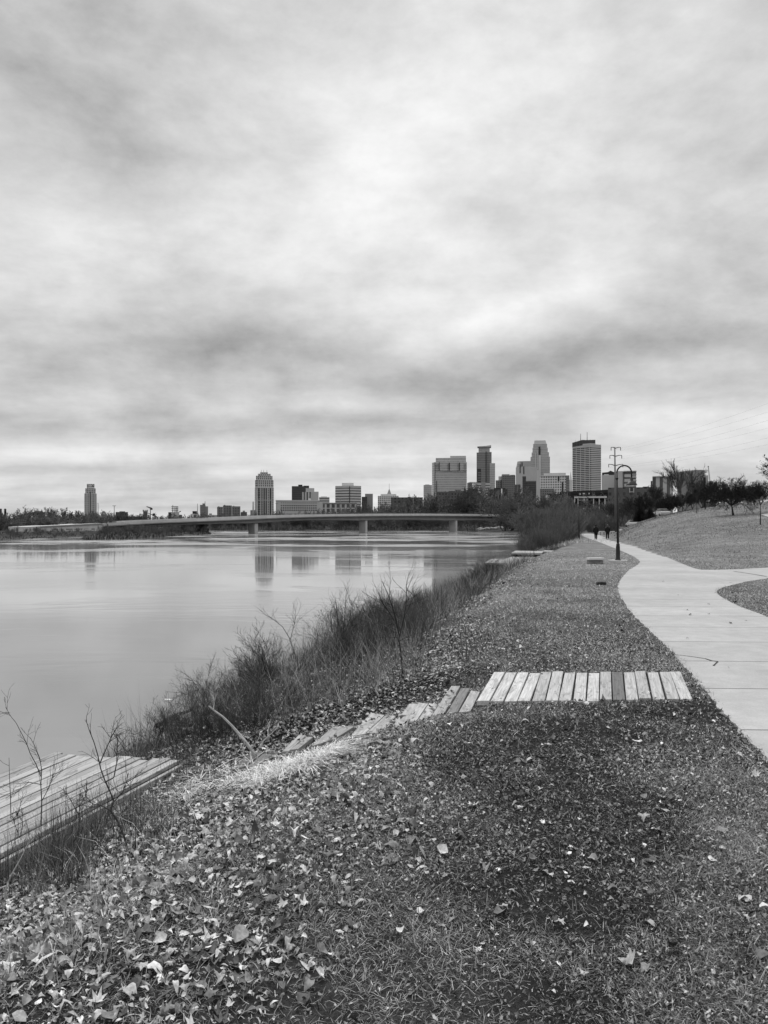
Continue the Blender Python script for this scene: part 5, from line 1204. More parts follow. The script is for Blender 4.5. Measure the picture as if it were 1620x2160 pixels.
B = Bld('warehouse', 'low dark block with a raised middle right of the lone tower', 700, 257); B.box('body', 244, 270, 1080, 20, 'brickd'); B.box('roof_house', 252, 264, 1078.5, 10, 'black', 3, 1080.01); B.box('wing', 270, 300, 1089, 20, 'black', 0.5)
B = Bld('silo', 'round grey silo with a crenellated top left of the crane', 800, 306.5, 'silo'); b = MB(); r_ = 5.2 / F * 800
b.lathe((0, r_, 0), [(r_ * 0.85, 0), (r_ * 0.85, B.lz(1080)), (r_, B.lz(1079.5)), (r_, B.lz(1077))], 16); b.build('drum', FM['plaind'], B.o, True)
for k in range(8): a = 6.283 * k / 8; MB().box((r_ * 0.9 * math.cos(a), r_ + r_ * 0.9 * math.sin(a), B.lz(1076.2)), (0.7, 0.7, 0.9), a).build('merlon', FM['plaind'], B.o)
def crane(label, D, px, pyt, pyb, jib, cj):
    B = Bld('tower_crane', label, D, px, 'crane'); B.mast('mast', px, pyb, pyt + 2, 0.7, 0, 'steel'); b = MB()
    b.tube([(B.lx(jib[0]), 0, B.lz(jib[1])), (B.lx(cj[0]), 0, B.lz(cj[1]))], [0.5, 0.9], 5); b.build('jib', M['steel'], B.o); b = MB(); b.box((B.lx(cj[0]), 0, B.lz(cj[1] + 1.5)), (2.4, 1.4, 2.2)); b.build('counterweight', M['wet'], B.o)
    MB().box((B.lx(px), -0.9, B.lz(pyt + 3)), (1.6, 1.4, 2.0)).build('cab', M['steel'], B.o)
crane('tower crane with a level jib pointing left above the bridge', 900, 317.3, 1069, 1100, (309, 1068.5), (319.5, 1072))
B = Bld('luffing_crane', 'slanting crane boom low above the bridge beside the silo', 880, 322, 'crane'); B.mast('boom', 334, 1092, 1081.5, 0.7, 0, 'steel', 311); MB().box((B.lx(324), 0, B.lz(1086)), (2.5, 2, 3)).build('cab', M['wet'], B.o)
B = Bld('leaning_crane', 'pale crane boom leaning beside the curved building', 700, 1498, 'crane'); B.mast('boom', 1500, 1040, 984, 0.8, 0, 'conc', 1494); MB().box((B.lx(1494), 0, B.lz(984)), (1.0, 0.8, 0.9)).build('boom_head', M['steel'], B.o)
B = Bld('industrial_plant', 'pale industrial block under rooftop scaffold frames above the bridge', 800, 370)
B.box('body', 361, 378, 1080, 14, 'plain'); B.box('wing', 355, 362.5, 1080.5, 12, 'black', 1); B.box('annex', 378, 384, 1086, 10, 'brickd', 1)
for px in (364.5, 369, 372, 375): B.mast('scaffold_post', px, 1080.5, 1065 if px < 365 else 1068, 0.45, 4, 'iron')
for py in (1068.5, 1072, 1076): b = MB(); b.tube([(B.lx(361.5), 3.4, B.lz(py)), (B.lx(376), 3.4, B.lz(py))], 0.32, 5); b.build('scaffold_bar', M['iron'], B.o)
b = MB(); b.tube([(B.lx(378), 3, B.lz(1080)), (B.lx(381.5), 3, B.lz(1078))], 0.5, 5); b.build('boom', M['iron'], B.o)
B = Bld('small_block', 'small white block with a dark penthouse in front of the twin slab tower', 750, 412); B.box('body', 402, 420, 1084, 14, 'grid'); B.box('penthouse', 406, 415.5, 1078, 8, 'black', 3, 1084.01); B.mast('mast', 416.6, 1084, 1062, 0.35)
B = Bld('slab_tower', 'grey tower of two joined slabs with a mast, above the middle left of the bridge', 1600, 430); B.box('body', 422, 433.5, 1065, 22, 'curtaind'); B.box('wing', 433.5, 439, 1068, 20, 'plaind', 1); B.box('penthouse', 427, 433, 1061.8, 10, 'curtaind', 4, 1065.01); B.mast('mast', 432.5, 1062, 1057, 0.7)
B = Bld('long_shed', 'long pale low shed behind the bridge right of the slab tower', 1300, 448); B.box('body', 439, 460, 1086, 20, 'plain'); B.box('roof_house', 441, 447, 1083, 8, 'plaind', 3, 1086.01)
for k, (a, c, t, lab) in enumerate(((458, 470, 1069, 'left one of three joined dark apartment slabs'), (470.3, 489, 1066, 'middle and tallest of three joined dark apartment slabs'), (489.3, 507, 1068, 'right one of three joined dark apartment slabs'))):
    B = Bld('apartment_slab', lab, 1100, (a + c) / 2, group='dark apartment slabs'); B.box('body', a, c, t, 22, 'brick', k % 2 * 3); B.box('stair_tower', a + 2, a + 5, t - 1.2, 8, 'plaind', 4, t + .01)
B = Bld('small_block', 'small dark stepped block just left of the big ribbed tower', 900, 517); B.box('body', 508, 521, 1080, 12, 'brickd'); B.box('roof_house', 512, 517, 1077, 8, 'plaind', 2, 1080.01)
B = Bld('chimney_stack', 'slim chimney stack left of the big ribbed tower', 850, 534, 'chimney'); b = MB(); b.lathe((0, 0, 0), [(1.2, 0), (0.7, B.lz(1058))], 10); b.build('shaft', FM['plaind'], B.o, True); B.box('base_house', 528, 540, 1076, 10, 'plaind', 2)
B = Bld('apartment_tower', 'big ribbed tower with a stepped crown left above the bridge', 1100, 557.5)
B.poly('body', ((537.5, 4), (541, 0), (574, 0), (577.5, 4), (577.5, 28), (537.5, 28)), 1028.5, 'tower'); B.poly('shoulder', ((538, 5), (541.5, 1), (573.5, 1), (577, 5), (577, 27), (538, 27)), 1012.5, 'tower', 1028.49)
B.box('setback', 540, 575, 1003.5, 22, 'tower', 2, 1012.49); B.box('setback', 544, 571, 999, 18, 'tower', 3.5, 1003.49); B.box('crown', 549, 565, 995.5, 12, 'tower', 5, 998.99)
for px, w in ((546, 2.0), (552.5, 1.2), (557.2, 2.4), (561.5, 2.0), (570.5, 2.4)): B.box('window_strip', px - w / 2, px + w / 2, 1029.5, 0.7, 'glassd', -0.55)
for px in (543.5, 549.5, 554.8, 559.4, 564.5, 567.5, 573): B.box('rib', px - 0.5, px + 0.5, 1029, 1.0, 'plainl', -0.9)
B.box('band', 538.5, 576.5, 1028, 0.9, 'plainl', -0.7, 1029.2); B.box('band', 541, 574, 1011.8, 0.6, 'plainl', 0.8, 1013); B.box('band', 541.5, 573.5, 1054.5, 0.9, 'plainl', -1.0, 1055.4)
for px in (551, 556, 563): B.mast('mast', px, 996, 990.5, 0.3)
B = Bld('office_tower', 'black slab office tower behind the grey ribbed block', 1500, 634); B.box('body', 615.5, 652, 1025.5, 30, 'dark'); B.box('penthouse', 629, 638, 1022, 14, 'black', 6, 1025.51); B.box('penthouse', 640, 652, 1024, 14, 'black', 6, 1025.51)
B = Bld('office_block', 'grey ribbed office block stepping up in front of the black tower', 1400, 655); B.box('body', 637, 657, 1038, 20, 'ribs'); B.box('wing', 657, 672, 1037, 20, 'plain', 1); B.box('upper_floor', 645, 663, 1029.5, 12, 'plain', 3, 1037.5)
B = Bld('long_office', 'long low pale block with rows of small square windows behind the bridge', 900, 628); B.box('body', 582, 674, 1055.5, 18, 'plain'); b = MB()
for r_, py in enumerate((1059.5, 1065.3, 1070.2, 1075)):
    for k in range(17): 
        px = 592.5 + k * 4.55; B.box('window', px, px + 2.5, py, 0.5, 'glassd' if r_ else 'plaind', -0.3, py + 2.4)
B.box('parapet', 581.5, 674.5, 1055, 0.8, 'plainl', -0.5, 1056.6); B.box('lift_house', 651, 656, 1051, 6, 'plainl', 4, 1055.51)
B = Bld('bay_office', 'long low block with tall window bays below the striped office', 850, 714); B.box('stair_tower', 673.5, 681, 1061, 14, 'plain', -0.4); B.box('body', 681, 753, 1061.5, 14, 'bay'); B.box('cornice', 680.5, 753.5, 1060.4, 1.0, 'plaind', -0.6, 1062.3)
B = Bld('office_block', 'small white striped block behind the two long low offices', 1300, 683); B.box('body', 673, 695, 1048.5, 16, 'stripe'); B.box('roof_house', 677, 690, 1047, 8, 'plainl', 3, 1048.51)
B = Bld('striped_office', 'white office block with level window stripes and a roof box', 1200, 735); B.poly('body', ((707, 10), (737.5, 0), (762, 8), (762, 34), (707, 34)), 1024.5, 'stripe'); B.box('roof_box', 721, 746, 1018, 14, 'plainl', 10, 1024.51); B.box('window_strip', 736.6, 738.3, 1026, 1.4, 'glassd', -1.0)
B = Bld('office_block', 'mid grey block with a dark left part beside the striped office', 1250, 775); B.box('body', 770, 786.5, 1041.5, 18, 'plaind'); B.box('wing', 763, 774, 1048, 10, 'dark', -3)
B = Bld('spired_building', 'pale stepped building with a pyramid roof and needle spire', 1600, 821); B.box('body', 797, 841, 1046, 30, 'grid'); B.box('upper_floor', 803, 836, 1042, 22, 'plainl', 4, 1046.01); B.poly('pyramid_roof', ((816.5, 8), (825.5, 8), (825.5, 17), (816.5, 17)), 1031, 'plaind', 1041.99, ((820.5, 12), (821.5, 12), (821.5, 13), (820.5, 13))); B.mast('spire', 821, 1033, 1019, 0.4, 12.5)
B = Bld('low_block', 'long dark low block on the skyline right of the spired building', 800, 858); B.box('body', 825, 892, 1049, 20, 'brickd'); B.box('roof_house', 860, 866, 1047.5, 8, 'black', 4, 1049.01)
B = Bld('office_block', 'narrow grey slab left of the huge pale office block', 1500, 902); B.box('body', 893.5, 911, 1023, 20, 'curtain'); B.box('penthouse', 897, 906, 1021.5, 10, 'plain', 4, 1023.01)
B = Bld('huge_office', 'huge broad pale office block with notched window slots near its top', 1300, 948)
B.poly('body', ((911, 14), (918.5, 0), (984.5, 2), (984.5, 44), (911, 44)), 974.5, 'curtain'); B.box('upper_floor', 919, 983, 965.3, 30, 'curtain', 5, 974.51); B.box('crown', 949.5, 983, 960.8, 22, 'plain', 8, 965.31)
B.box('window_strip', 925.8, 927.3, 975, 1, 'glassd', -0.4, 992.5); B.box('window_strip', 946.5, 948.8, 976, 1, 'glassd', 0.3, 992.5); B.box('window_strip', 968, 970, 976, 1, 'glassd', 0.9, 992.5)
for py in (978, 981, 984, 987.5, 991.5): B.box('louvre', 918.6, 925.7, py, 1.2, 'plaind', -0.8, py + 0.8); B.box('louvre', 978, 984.6, py, 1.2, 'plaind', 0.9, py + 0.8); B.box('louvre', 943, 946.4, py, 1.2, 'plaind', 0.0, py + 0.8); B.box('louvre', 964, 967.9, py, 1.2, 'plaind', 0.6, py + 0.8)
B.box('band', 918.6, 984.5, 992.6, 1.2, 'plaind', -0.6, 993.4); B.box('window_strip', 920.3, 921.8, 1014, 1, 'glassd', -0.4); B.box('window_strip', 916.6, 918.2, 974.6, 1, 'glassd', 0.9)
B = Bld('low_block', 'dark low podium in front of the huge pale office block', 950, 955); B.box('body', 922, 995, 1037.5, 16, 'brickd'); B.box('roof_house', 947, 995, 1036, 10, 'dark', 2, 1037.51); B.box('canopy', 959, 973, 1033, 6, 'black', 3, 1034); B.box('canopy_post', 963, 964, 1034.01, 1, 'black', 5, 1036); B.box('canopy_post', 968, 969, 1034.01, 1, 'black', 5, 1036)
B = Bld('office_block', 'small dark block with faint windows right of the huge pale office', 1250, 991); B.box('body', 985.5, 996, 1018.5, 14, 'brick'); B.box('penthouse', 986.5, 991, 1017.5, 6, 'plaind', 3, 1018.51)
B = Bld('office_block', 'pale narrow block left of the tower with the flat canopy roof', 1300, 1002); B.box('body', 996.5, 1008, 1017, 14, 'wgrid'); B.box('parapet', 990, 1007, 1016.3, 8, 'plainl', 3, 1017.8)
B = Bld('canopy_tower', 'dark glass tower with a flared flat canopy roof', 1700, 1024)
B.box('body', 1005.3, 1025.5, 954.3, 34, 'curtaind'); B.box('wing', 1025.5, 1037, 953.2, 30, 'curtaind', 3); B.box('annex', 1033, 1044.3, 977, 26, 'curtain', 1.5); B.box('crown', 1009.3, 1033, 942.5, 22, 'curtain', 5, 953.9)
B.poly('canopy', ((1006.8, 1), (1024, 1), (1036, 1), (1036, 30), (1006.8, 30)), [941.2, 940.3, 938.8, 938.8, 941.2], 'plain', 942.49); B.box('window_strip', 1006.5, 1014.5, 988.5, 1, 'glassd', -0.5); B.box('fin', 1024.3, 1026.2, 952, 1.2, 'dark', -0.7)
for k in range(6): B.box('louvre', 1008, 1014.3, 996 + k * 3.4, 1.2, 'plaind', -0.8, 997 + k * 3.4)
B = Bld('low_block', 'pale low block with dark level stripes at the foot of the canopy tower', 1200, 1019); B.box('body', 1004.5, 1015, 1017, 14, 'stripe'); B.box('stair_tower', 1015, 1024, 1016.5, 12, 'plaind', -0.7); B.box('wing', 1024, 1033.2, 1017, 14, 'stripe', 0.3)
B = Bld('low_block', 'black low block below the narrow pale block', 900, 1000); B.box('body', 991, 1008, 1030.5, 12, 'black'); B.box('roof_house', 994, 999, 1029.5, 6, 'plaind', 3, 1030.51)
B = Bld('low_block', 'dark low block with a white framed bay, right of the canopy tower', 900, 1052); B.box('body', 1033, 1071, 1032, 14, 'dark'); B.box('roof_house', 1042, 1066, 1029, 8, 'black', 2, 1032.01); B.box('bay', 1055, 1066, 1031, 2, 'bigwin', -1.0)
B = Bld('brick_block', 'stepped mid grey brick block left of the slant topped tower', 1400, 1068); B.box('body', 1045.5, 1058, 1013, 22, 'brick'); B.box('main_wing', 1058, 1087, 1003, 24, 'brick', -2); B.box('penthouse', 1058.5, 1075, 1000, 16, 'plaind', 3, 1003.01); B.box('turret', 1051.5, 1058, 1004.5, 14, 'plain', 2, 1013.01); B.box('window_strip', 1057, 1058.5, 1012, 1, 'glassd', -3); B.box('roof_house', 1076, 1086, 1001.5, 8, 'brick', 2, 1003.01)
B = Bld('slant_tower', 'grey stone clad tower with a chamfered left top edge', 1600, 1104); B.poly('body', ((1088, 4), (1097, 0), (1121, 0), (1133, 10), (1133, 34), (1088, 34)), [985.5, 985, 985, 985.5, 985.5, 985.5], 'plain'); B.poly('upper_floor', ((1089, 5), (1097, 1), (1120, 1), (1120, 30), (1089, 30)), 972.5, 'curtain', 984.99, ((1091.5, 6), (1097, 1), (1120, 1), (1120, 30), (1091.5, 30))); B.box('window_strip', 1096, 1098.2, 979, 1, 'glassd', -0.5, 998); B.box('window_strip', 1100.2, 1102.2, 975, 1, 'glassd', 0.3, 984); B.box('window_strip', 1103.8, 1106, 984, 1, 'glassd', -0.6, 1000)
B = Bld('glass_block', 'black glass block below the slant topped tower', 1300, 1117); B.box('body', 1102, 1109.5, 1004.5, 14, 'dark', 1); B.box('wing', 1109.5, 1131, 1015.5, 14, 'dark'); B.box('parapet', 1109.8, 1131, 1014, 1.0, 'plaind', 0.4, 1015.4)
B = Bld('brick_block', 'small dark brick block at the foot of the slant topped tower', 1200, 1092); B.box('body', 1086, 1098, 1022, 12, 'brickd'); B.box('window_strip', 1091, 1092, 1024, 0.8, 'plaind', -0.5)
B = Bld('stepped_tower', 'tallest pale tower with tapering setbacks at its top', 1800, 1140)
B.box('body', 1119, 1160, 963.5, 40, 'curtain'); B.box('setback', 1121.3, 1158, 954, 34, 'curtain', 3, 963.51); B.box('setback', 1123.2, 1155.5, 944, 30, 'curtain', 5, 954.01); B.box('setback', 1124.5, 1154, 936, 26, 'curtain', 6, 944.01)
B.poly('crown', ((1125.8, 8), (1153, 8), (1153, 30), (1125.8, 30)), 928, 'plain', 935.99, ((1127.5, 10), (1150.5, 10), (1150.5, 28), (1127.5, 28)))
B.box('fin', 1129, 1130.6, 955, 1.6, 'plainl', -1.2); B.box('fin', 1133.5, 1135, 950, 1.6, 'plainl', -1.2, 990); B.box('bay', 1136, 1141, 960, 2.4, 'plainl', -2.0); B.box('window_strip', 1136, 1140, 942, 1.4, 'glassd', 1.8, 960); B.box('bay', 1129.5, 1136, 992, 3.0, 'plainl', -2.8)
B = Bld('white_office', 'white gridded office block between the stepped tower and the dark capped one', 1200, 1168)
B.box('body', 1139, 1194, 1004, 22, 'wgrid'); B.box('upper_floor', 1147, 1193.5, 997.5, 16, 'plainl', 3, 1004.01); B.box('wing', 1194, 1201, 1003, 18, 'curtaind', 2); B.box('window_strip', 1176.5, 1180, 1004.5, 1, 'glassd', -0.4, 1015); B.box('window_strip', 1185, 1188.5, 1017, 1, 'glassd', -0.4); B.box('front_block', 1139.5, 1169, 1031, 6, 'brick', -5.0); B.box('roof_beam', 1138.5, 1194.5, 1002.8, 1.2, 'plainl', -0.7, 1004.5)
B = Bld('church', 'tiny pale church steeple beside the dark capped tower', 1300, 1204, 'church'); B.box('nave', 1200.5, 1207, 1012, 10, 'plainl'); B.poly('belfry', ((1202, 2), (1206, 2), (1206, 6), (1202, 6)), 1008, 'plainl', 1012.01); B.poly('steeple', ((1202.3, 2.3), (1205.7, 2.3), (1205.7, 5.7), (1202.3, 5.7)), 993, 'plain', 1007.99, ((1203.9, 3.9), (1204.1, 3.9), (1204.1, 4.1), (1203.9, 4.1)))
B = Bld('dark_capped_tower', 'tall gridded tower with a dark cap and two roof masts', 1700, 1237)
B.poly('body', ((1207, 26), (1247, 0), (1247, 40), (1207, 66)), 939, 'mull'); B.poly('side_wing', ((1247, 0), (1268, 18), (1268, 58), (1247, 40)), 937.2, 'mullr'); B.poly('top_band', ((1206.8, 25.6), (1229, 11), (1247, -0.5), (1268.2, 17.8), (1268.2, 58), (1206.8, 66)), [940, 938.3, 937.0, 937.2, 937.2, 940], 'plain', 942.5)
B.poly('cap', ((1206.5, 26), (1226, 13.5), (1256, 13.5), (1256, 60), (1206.5, 66)), [930.5, 926.8, 926.8, 928, 930], 'dark', 940.5); B.poly('parapet', ((1229, 10.5), (1247, -0.8), (1256, 7), (1256, 20), (1229, 20)), 935.2, 'plain', 938.4); B.box('penthouse', 1226, 1234, 925.4, 12, 'black', 24, 927)
B.mast('mast', 1224.5, 930, 911, 0.8, 30); B.mast('mast', 1238.5, 930, 908, 0.8, 30)
for k in range(5): B.mast('aerial', 1213 + k * 8, 929, 923.5 + k % 2, 0.25, 30)
B = Bld('gabled_block', 'dark gabled block above a blank grey wall behind the lamp post', 700, 1286); B.box('wall_body', 1269, 1300, 1002, 16, 'plain'); B.poly('gable', ((1269.5, 17), (1297, 17), (1297, 34), (1269.5, 34)), 994, 'black'); 
b = MB(); xs_ = [B.lx(q) for q in (1270, 1283, 1297)]; zs_ = [B.lz(q) for q in (994, 985, 990)]
b.prism([(xs_[0], 17), (xs_[2], 17), (xs_[2], 34), (xs_[0], 34)], zs_[0] + 0.01, [zs_[0] + 0.4, zs_[2], zs_[2], zs_[0] + 0.4], [(xs_[0] + 5, 17), (xs_[1] + 2, 17), (xs_[1] + 2, 34), (xs_[0] + 5, 34)]); b.build('roof', FM['black'], B.o); B.box('vent_box', 1274, 1284, 1000, 6, 'plainl', 3, 1002.01)
B = Bld('balcony_block', 'white block of balconies seen behind the bell of the lamp', 680, 1329); B.box('body', 1317, 1342, 996, 14, 'stripe'); B.box('roof_slab', 1315, 1342.5, 993, 16, 'plainl', -1, 994.5); B.poly('round_bay', ((1299, 4), (1304, -1), (1312, -1), (1317, 3), (1317, 14), (1299, 14)), 993.5, 'plain')
for k in range(4): B.box('balcony', 1333, 1343, 1000 + k * 6.5, 3, 'plainl', -2.6, 1001.2 + k * 6.5)
B = Bld('brick_hall', 'long dark brick hall behind the trees right of the lamp post', 430, 1334); B.box('body', 1282, 1386, 1028, 18, 'brickd', 0); B.box('roof_house', 1356, 1369, 1026, 6, 'black', 4, 1028.01); B.box('window', 1329, 1336, 1030.5, 0.6, 'glassd', -0.4, 1037); B.box('window_frame', 1327.5, 1329, 1029.5, 0.8, 'plain', -0.6, 1039); B.box('window_frame', 1336, 1337.5, 1029.5, 0.8, 'plain', -0.6, 1039); B.box('window_frame', 1329, 1336, 1037, 0.8, 'plain', -0.6, 1038.2)
B = Bld('dark_roofed_row', 'row of dark flat roofs below the dark capped tower', 460, 1235); B.box('body', 1154, 1283, 1041, 16, 'black'); B.poly('roof', ((1180, -0.5), (1282, -0.5), (1282, 14), (1180, 14)), [1037, 1033.5, 1033.5, 1037], 'black', 1041); B.box('skylight', 1222, 1225, 1040.5, 0.4, 'plainl', -0.9, 1044); B.box('skylight', 1229, 1234, 1040, 0.4, 'plainl', -0.9, 1042.5); B.box('skylight', 1241, 1244, 1039.8, 0.4, 'plainl', -0.9, 1043); B.box('end_house', 1150, 1159, 1044.5, 6, 'plainl', -2)
B = Bld('portal_building', 'white framed open building above the thicket by the second lamp', 330, 1245); B.box('lintel', 1211, 1280, 1047.2, 8, 'plainl', 0, 1050.2)
for px in (1212, 1219, 1232, 1238.5, 1252, 1264, 1276): B.box('column', px - 1.0, px + 1.0, 1050.21, 1.0, 'plainl', 0.4)
B.box('back_wall', 1211.5, 1279, 1050.21, 1, 'black', 6); B.box('balcony', 1219, 1240, 1054, 0.8, 'plainl', 0.0, 1055.2)
B = Bld('glazed_block', 'grey block with tall dark windows left of the fan shaped tree', 600, 1397); B.box('body', 1376, 1420, 1005, 18, 'ribs'); B.box('wing', 1372.5, 1377.5, 1014, 12, 'brickd', 1); B.box('cornice', 1376.5, 1412, 1004, 2, 'plain', -0.8, 1006)
B = Bld('curved_building', 'big plain building with a curved dark wall behind the fan shaped tree', 500, 1460)
pts_ = [(1428, 2)] + [(1428 + 57 * k / 10, 2 - 6 * math.sin(math.pi * k / 10)) for k in range(1, 10)] + [(1486.5, 4), (1486.5, 24), (1428, 24)]
B.poly('body', pts_, [995] + [995 - 3.6 * k / 9 for k in range(1, 10)] + [991.5, 991.5, 995], 'plaind'); B.box('wing', 1485, 1494, 1003, 12, 'plain', 3); B.box('annex', 1484, 1488.5, 1007, 6, 'black', 2)

# ------------------------------------------------------------------ transmission pole and wires
pp = at_y(1299, 1090, 215); pp.z = hz(pp.x, pp.y)
tp = empty('power_pole', pp); tag(tp, 'tall thin power pole with three curved cross arms behind the lamp post', 'power pole')
u = 215 / F; zt = EYE - (943 - HY) / F * 215 - pp.z
MB().tube([(0, 0, -0.5), (-0.3, 0, zt)], [0.42, 0.16], 8).build('pole', M['steel'], tp, True)
ends = []
for py, hw, up_ in ((945, 10, 1.5), (962, 12.5, 1.5), (981.5, 15, 2.5)):
    z = EYE - (py - HY) / F * 215 - pp.z
    b = MB(); b.tube([(-hw * u, 0, z + up_ * u), (-hw * u * 0.5, 0, z + 0.2), (-0.2, 0, z - 0.1), (hw * u * 0.5, 0, z + 0.2), (hw * u, 0, z + up_ * u)], [0.08, 0.12, 0.16, 0.12, 0.08], 6); b.build('cross_arm', M['steel'], tp, True)
    for s in (-1, 1):
        ins = MB().tube([(s * hw * u, 0, z + up_ * u), (s * hw * u, 0, z + up_ * u - 0.9)], 0.09, 6).build('insulator', M['iron'], tp); ends.append(Vector((s * hw * u, 0, z + up_ * u - 0.9)) + pp)
for i, e in enumerate(ends):
    far_end = Vector((66 + (i % 2) * 6, 66, 25.5 - (i // 2) * 3.4)); P = []
    for k in range(25):
        t = k / 24; q = e.lerp(far_end, t); q.z -= 4.0 * 4 * t * (1 - t) * 0.5; P.append(q - e)
    o = MB().tube(P, 0.009, 4).build('power_line', M['wire']); o.location = e
    tag(o, 'faint power line running from the pole to the upper right', 'power line', 'power lines')
# tall arched mast near the lone tower
q = at_y(206.5, 1098, 330); am = empty('arched_mast', (q.x, q.y, hz(q.x, q.y))); tag(am, 'slender double mast with a rounded top right of the lone tower', 'mast'); k_ = 330 / F; zt = EYE - (1061.5 - HY) / F * 330 - am.location.z
MB().tube([(-1.4 * k_, 0, -0.2), (-1.4 * k_, 0, zt - 1.4 * k_)] + arc((0, 0, zt - 1.4 * k_), 1.4 * k_, 180, 0, 8) + [(1.4 * k_, 0, -0.2)], 0.10, 6).build('mast_tube', M['conc'], am, True)

# ------------------------------------------------------------------ sky, sun, camera
w = bpy.data.worlds.new('World'); scene.world = w; w.use_nodes = True
nt = w.node_tree; nt.nodes.clear(); g = NG(nt)
SUN_EL, SUN_AZ = 48.0, -25.0           # azimuth measured from +Y towards +X
sky = nt.nodes.new('ShaderNodeTexSky'); sky.sky_type = 'NISHITA'; sky.sun_disc = False; sky.sun_elevation = R(SUN_EL); sky.sun_rotation = R(SUN_AZ)
bw_ = nt.nodes.new('ShaderNodeRGBToBW'); nt.links.new(sky.outputs[0], bw_.inputs[0])
d = g.coord('Generated'); x, y, z = g.sep(d)
zc_ = g.math('MAXIMUM', z, 0.0)
den = g.math('ADD', zc_, 0.10)
u_, v_ = g.math('DIVIDE', x, den), g.math('DIVIDE', y, den)
wp = g.noise(g.comb(u_, v_, 0), 0.55, 3, 0.5)
uw = g.math('ADD', u_, g.math('MULTIPLY', g.math('SUBTRACT', wp, 0.5), 1.2)); vw = g.math('ADD', v_, g.math('MULTIPLY', g.math('SUBTRACT', wp, 0.5), 1.2))
n1 = g.noise(g.comb(g.math('MULTIPLY', uw, 0.55), g.math('MULTIPLY', vw, 0.62), 3.1), 1.0, 7, 0.5)
n2 = g.noise(g.comb(g.math('MULTIPLY', u_, 0.9), g.math('MULTIPLY', v_, 1.5), 8.0), 1.0, 6, 0.55)
cl = g.math('ADD', g.math('MULTIPLY', g.math('SUBTRACT', n1, 0.5), 0.62), g.math('MULTIPLY', g.math('SUBTRACT', n2, 0.5), 0.42))
n3 = g.math('SUBTRACT', g.noise(g.scale(d, (1.0, 1.0, 1.7)), 4.6, 9, 0.62, 0.15), 0.5)
base_ = g.math('ADD', g.math('ADD', 0.68, cl), g.math('ADD', g.math('MULTIPLY', n3, 0.70), g.math('MULTIPLY', g.math('SUBTRACT', g.noise(g.scale(d, (1.0, 1.0, 2.0), (3, 1, 4)), 11.0, 6, 0.6), 0.5), 0.36)))
# large cloud masses, by direction: (px, py, half-width, half-height, strength, slant) measured on the photograph and turned into angles
s_ = g.math('DIVIDE', x, g.math('MAXIMUM', y, 0.05)); t_ = g.math('DIVIDE', z, g.math('MAXIMUM', y, 0.05))
wa = g.math('MULTIPLY', g.math('SUBTRACT', g.noise(d, 5.0, 5, 0.6), 0.5), 0.16); wb = g.math('MULTIPLY', g.math('SUBTRACT', g.noise(g.scale(d, (1, 1, 1), (5, 2, 8)), 6.0, 5, 0.6), 0.5), 0.10)
front = g.ramp(y, 0.1, 0.4)
BL = [(930, 250, 330, 200, 0.27, -0.5), (1065, 655, 160, 36, 0.19, -0.38), (930, 330, 260, 150, 0.06, 0), (540, 725, 310, 65, -0.22, 0.14), (1200, 750, 240, 45, -0.22, -0.22), (720, 610, 200, 60, -0.05, 0), (150, 120, 260, 240, -0.12, 0), (1610, 600, 50, 30, -0.14, 0), (430, 895, 330, 26, -0.14, 0.02), (1050, 870, 380, 40, -0.08, -0.1), (150, 800, 220, 30, -0.10, 0),
      (900, 430, 420, 80, 0.02, 0), (90, 640, 140, 30, 0.08, 0), (500, 400, 300, 120, -0.05, 0.2), (1450, 350, 200, 200, 0.03, 0), (150, 950, 260, 20, 0.12, 0), (250, 985, 300, 10, -0.08, 0), (700, 860, 260, 16, 0.10, 0), (1480, 900, 260, 30, 0.06, -0.15), (700, 1000, 900, 55, 0.06, 0), (1300, 80, 260, 120, -0.03, 0)]
acc = None
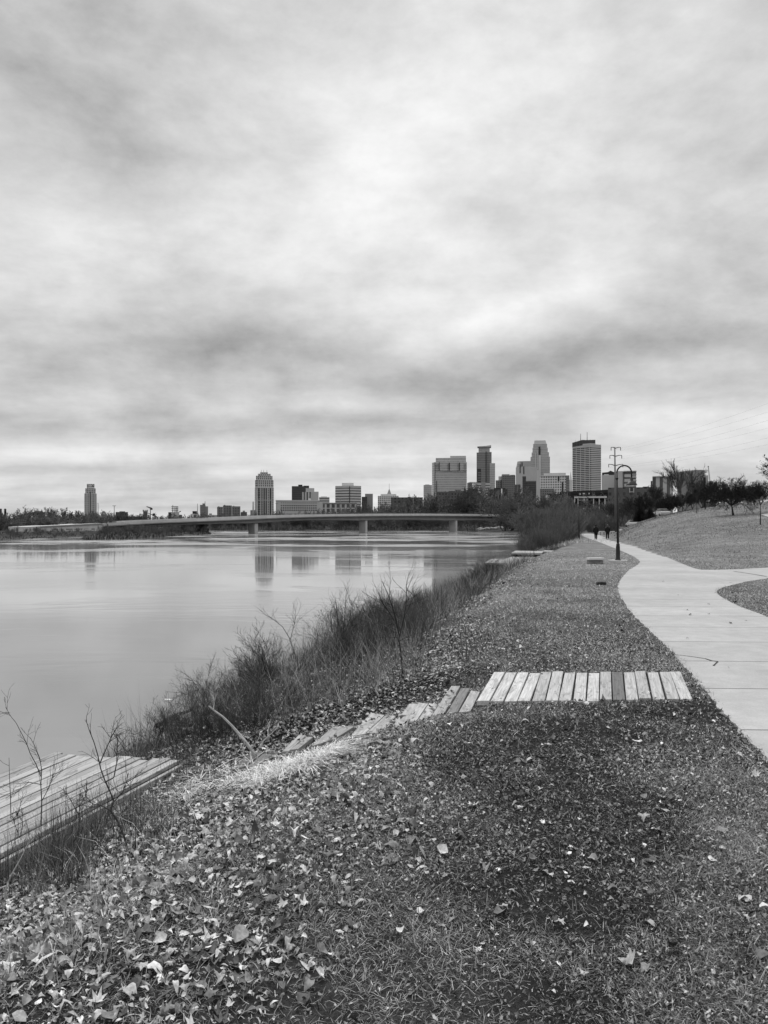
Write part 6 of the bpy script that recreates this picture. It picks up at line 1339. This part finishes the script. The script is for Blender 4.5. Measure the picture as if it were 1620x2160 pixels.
for px, py, rx, ry, am_, sl in BL:
    ds = g.math('SUBTRACT', g.math('ADD', s_, wa), (px - CX) / F); dt = g.math('SUBTRACT', g.math('ADD', t_, g.math('MULTIPLY', wb, min(1.0, ry / 60))), (HY - py) / F)
    ca, sa = math.cos(sl), math.sin(sl)
    a1 = g.math('DIVIDE', g.math('SUBTRACT', g.math('MULTIPLY', ds, ca), g.math('MULTIPLY', dt, sa)), rx / F); a2 = g.math('DIVIDE', g.math('ADD', g.math('MULTIPLY', ds, sa), g.math('MULTIPLY', dt, ca)), ry / F)
    e = g.math('POWER', 2.718, g.math('MULTIPLY', g.math('ADD', g.math('MULTIPLY', a1, a1), g.math('MULTIPLY', a2, a2)), -0.7))
    e = g.math('MULTIPLY', e, am_); acc = e if acc is None else g.math('ADD', acc, e)
base_ = g.math('ADD', base_, g.math('MULTIPLY', acc, front))
# overcast sky is brighter overhead
zen = g.ramp(z, 0.54, 1.0, 0.0, 1.35)
val = g.math('ADD', g.math('MAXIMUM', base_, 0.22), zen)
bgc = nt.nodes.new('ShaderNodeBackground'); nt.links.new(val, bgc.inputs['Color']); bgc.inputs['Strength'].default_value = 1.0
bgs = nt.nodes.new('ShaderNodeBackground'); nt.links.new(bw_.outputs[0], bgs.inputs['Color']); bgs.inputs['Strength'].default_value = 0.08
mx = nt.nodes.new('ShaderNodeMixShader'); mx.inputs[0].default_value = 0.10; nt.links.new(bgc.outputs[0], mx.inputs[1]); nt.links.new(bgs.outputs[0], mx.inputs[2])
ow = nt.nodes.new('ShaderNodeOutputWorld'); nt.links.new(mx.outputs[0], ow.inputs[0])

sl_ = bpy.data.lights.new('sun', 'SUN'); sl_.energy = 1.5; sl_.angle = R(10); sl_.color = (1, 1, 1)
so = bpy.data.objects.new('sun', sl_); col.objects.link(so)
el, az = R(SUN_EL), R(SUN_AZ); dv = Vector((math.cos(el) * math.sin(az), math.cos(el) * math.cos(az), math.sin(el)))
so.rotation_euler = (-dv).to_track_quat('-Z', 'Y').to_euler(); so.location = dv * 50

cd = bpy.data.cameras.new('camera'); cam = bpy.data.objects.new('camera', cd); col.objects.link(cam)
cam.location = (0, 0, EYE); cam.rotation_euler = (R(90), 0, 0)
cd.sensor_fit = 'AUTO'; cd.sensor_width = 36; cd.lens = 36 * F / 2160; cd.shift_y = (HY - 1080) / 2160; cd.clip_start = 0.05; cd.clip_end = 20000
scene.camera = cam
scene.view_settings.view_transform = 'Standard'; scene.view_settings.look = 'None'; scene.view_settings.exposure = 0.0; scene.view_settings.gamma = 1.0
scene.cycles.max_bounces = 6; scene.cycles.diffuse_bounces = 3; scene.cycles.glossy_bounces = 3; scene.cycles.caustics_reflective = False
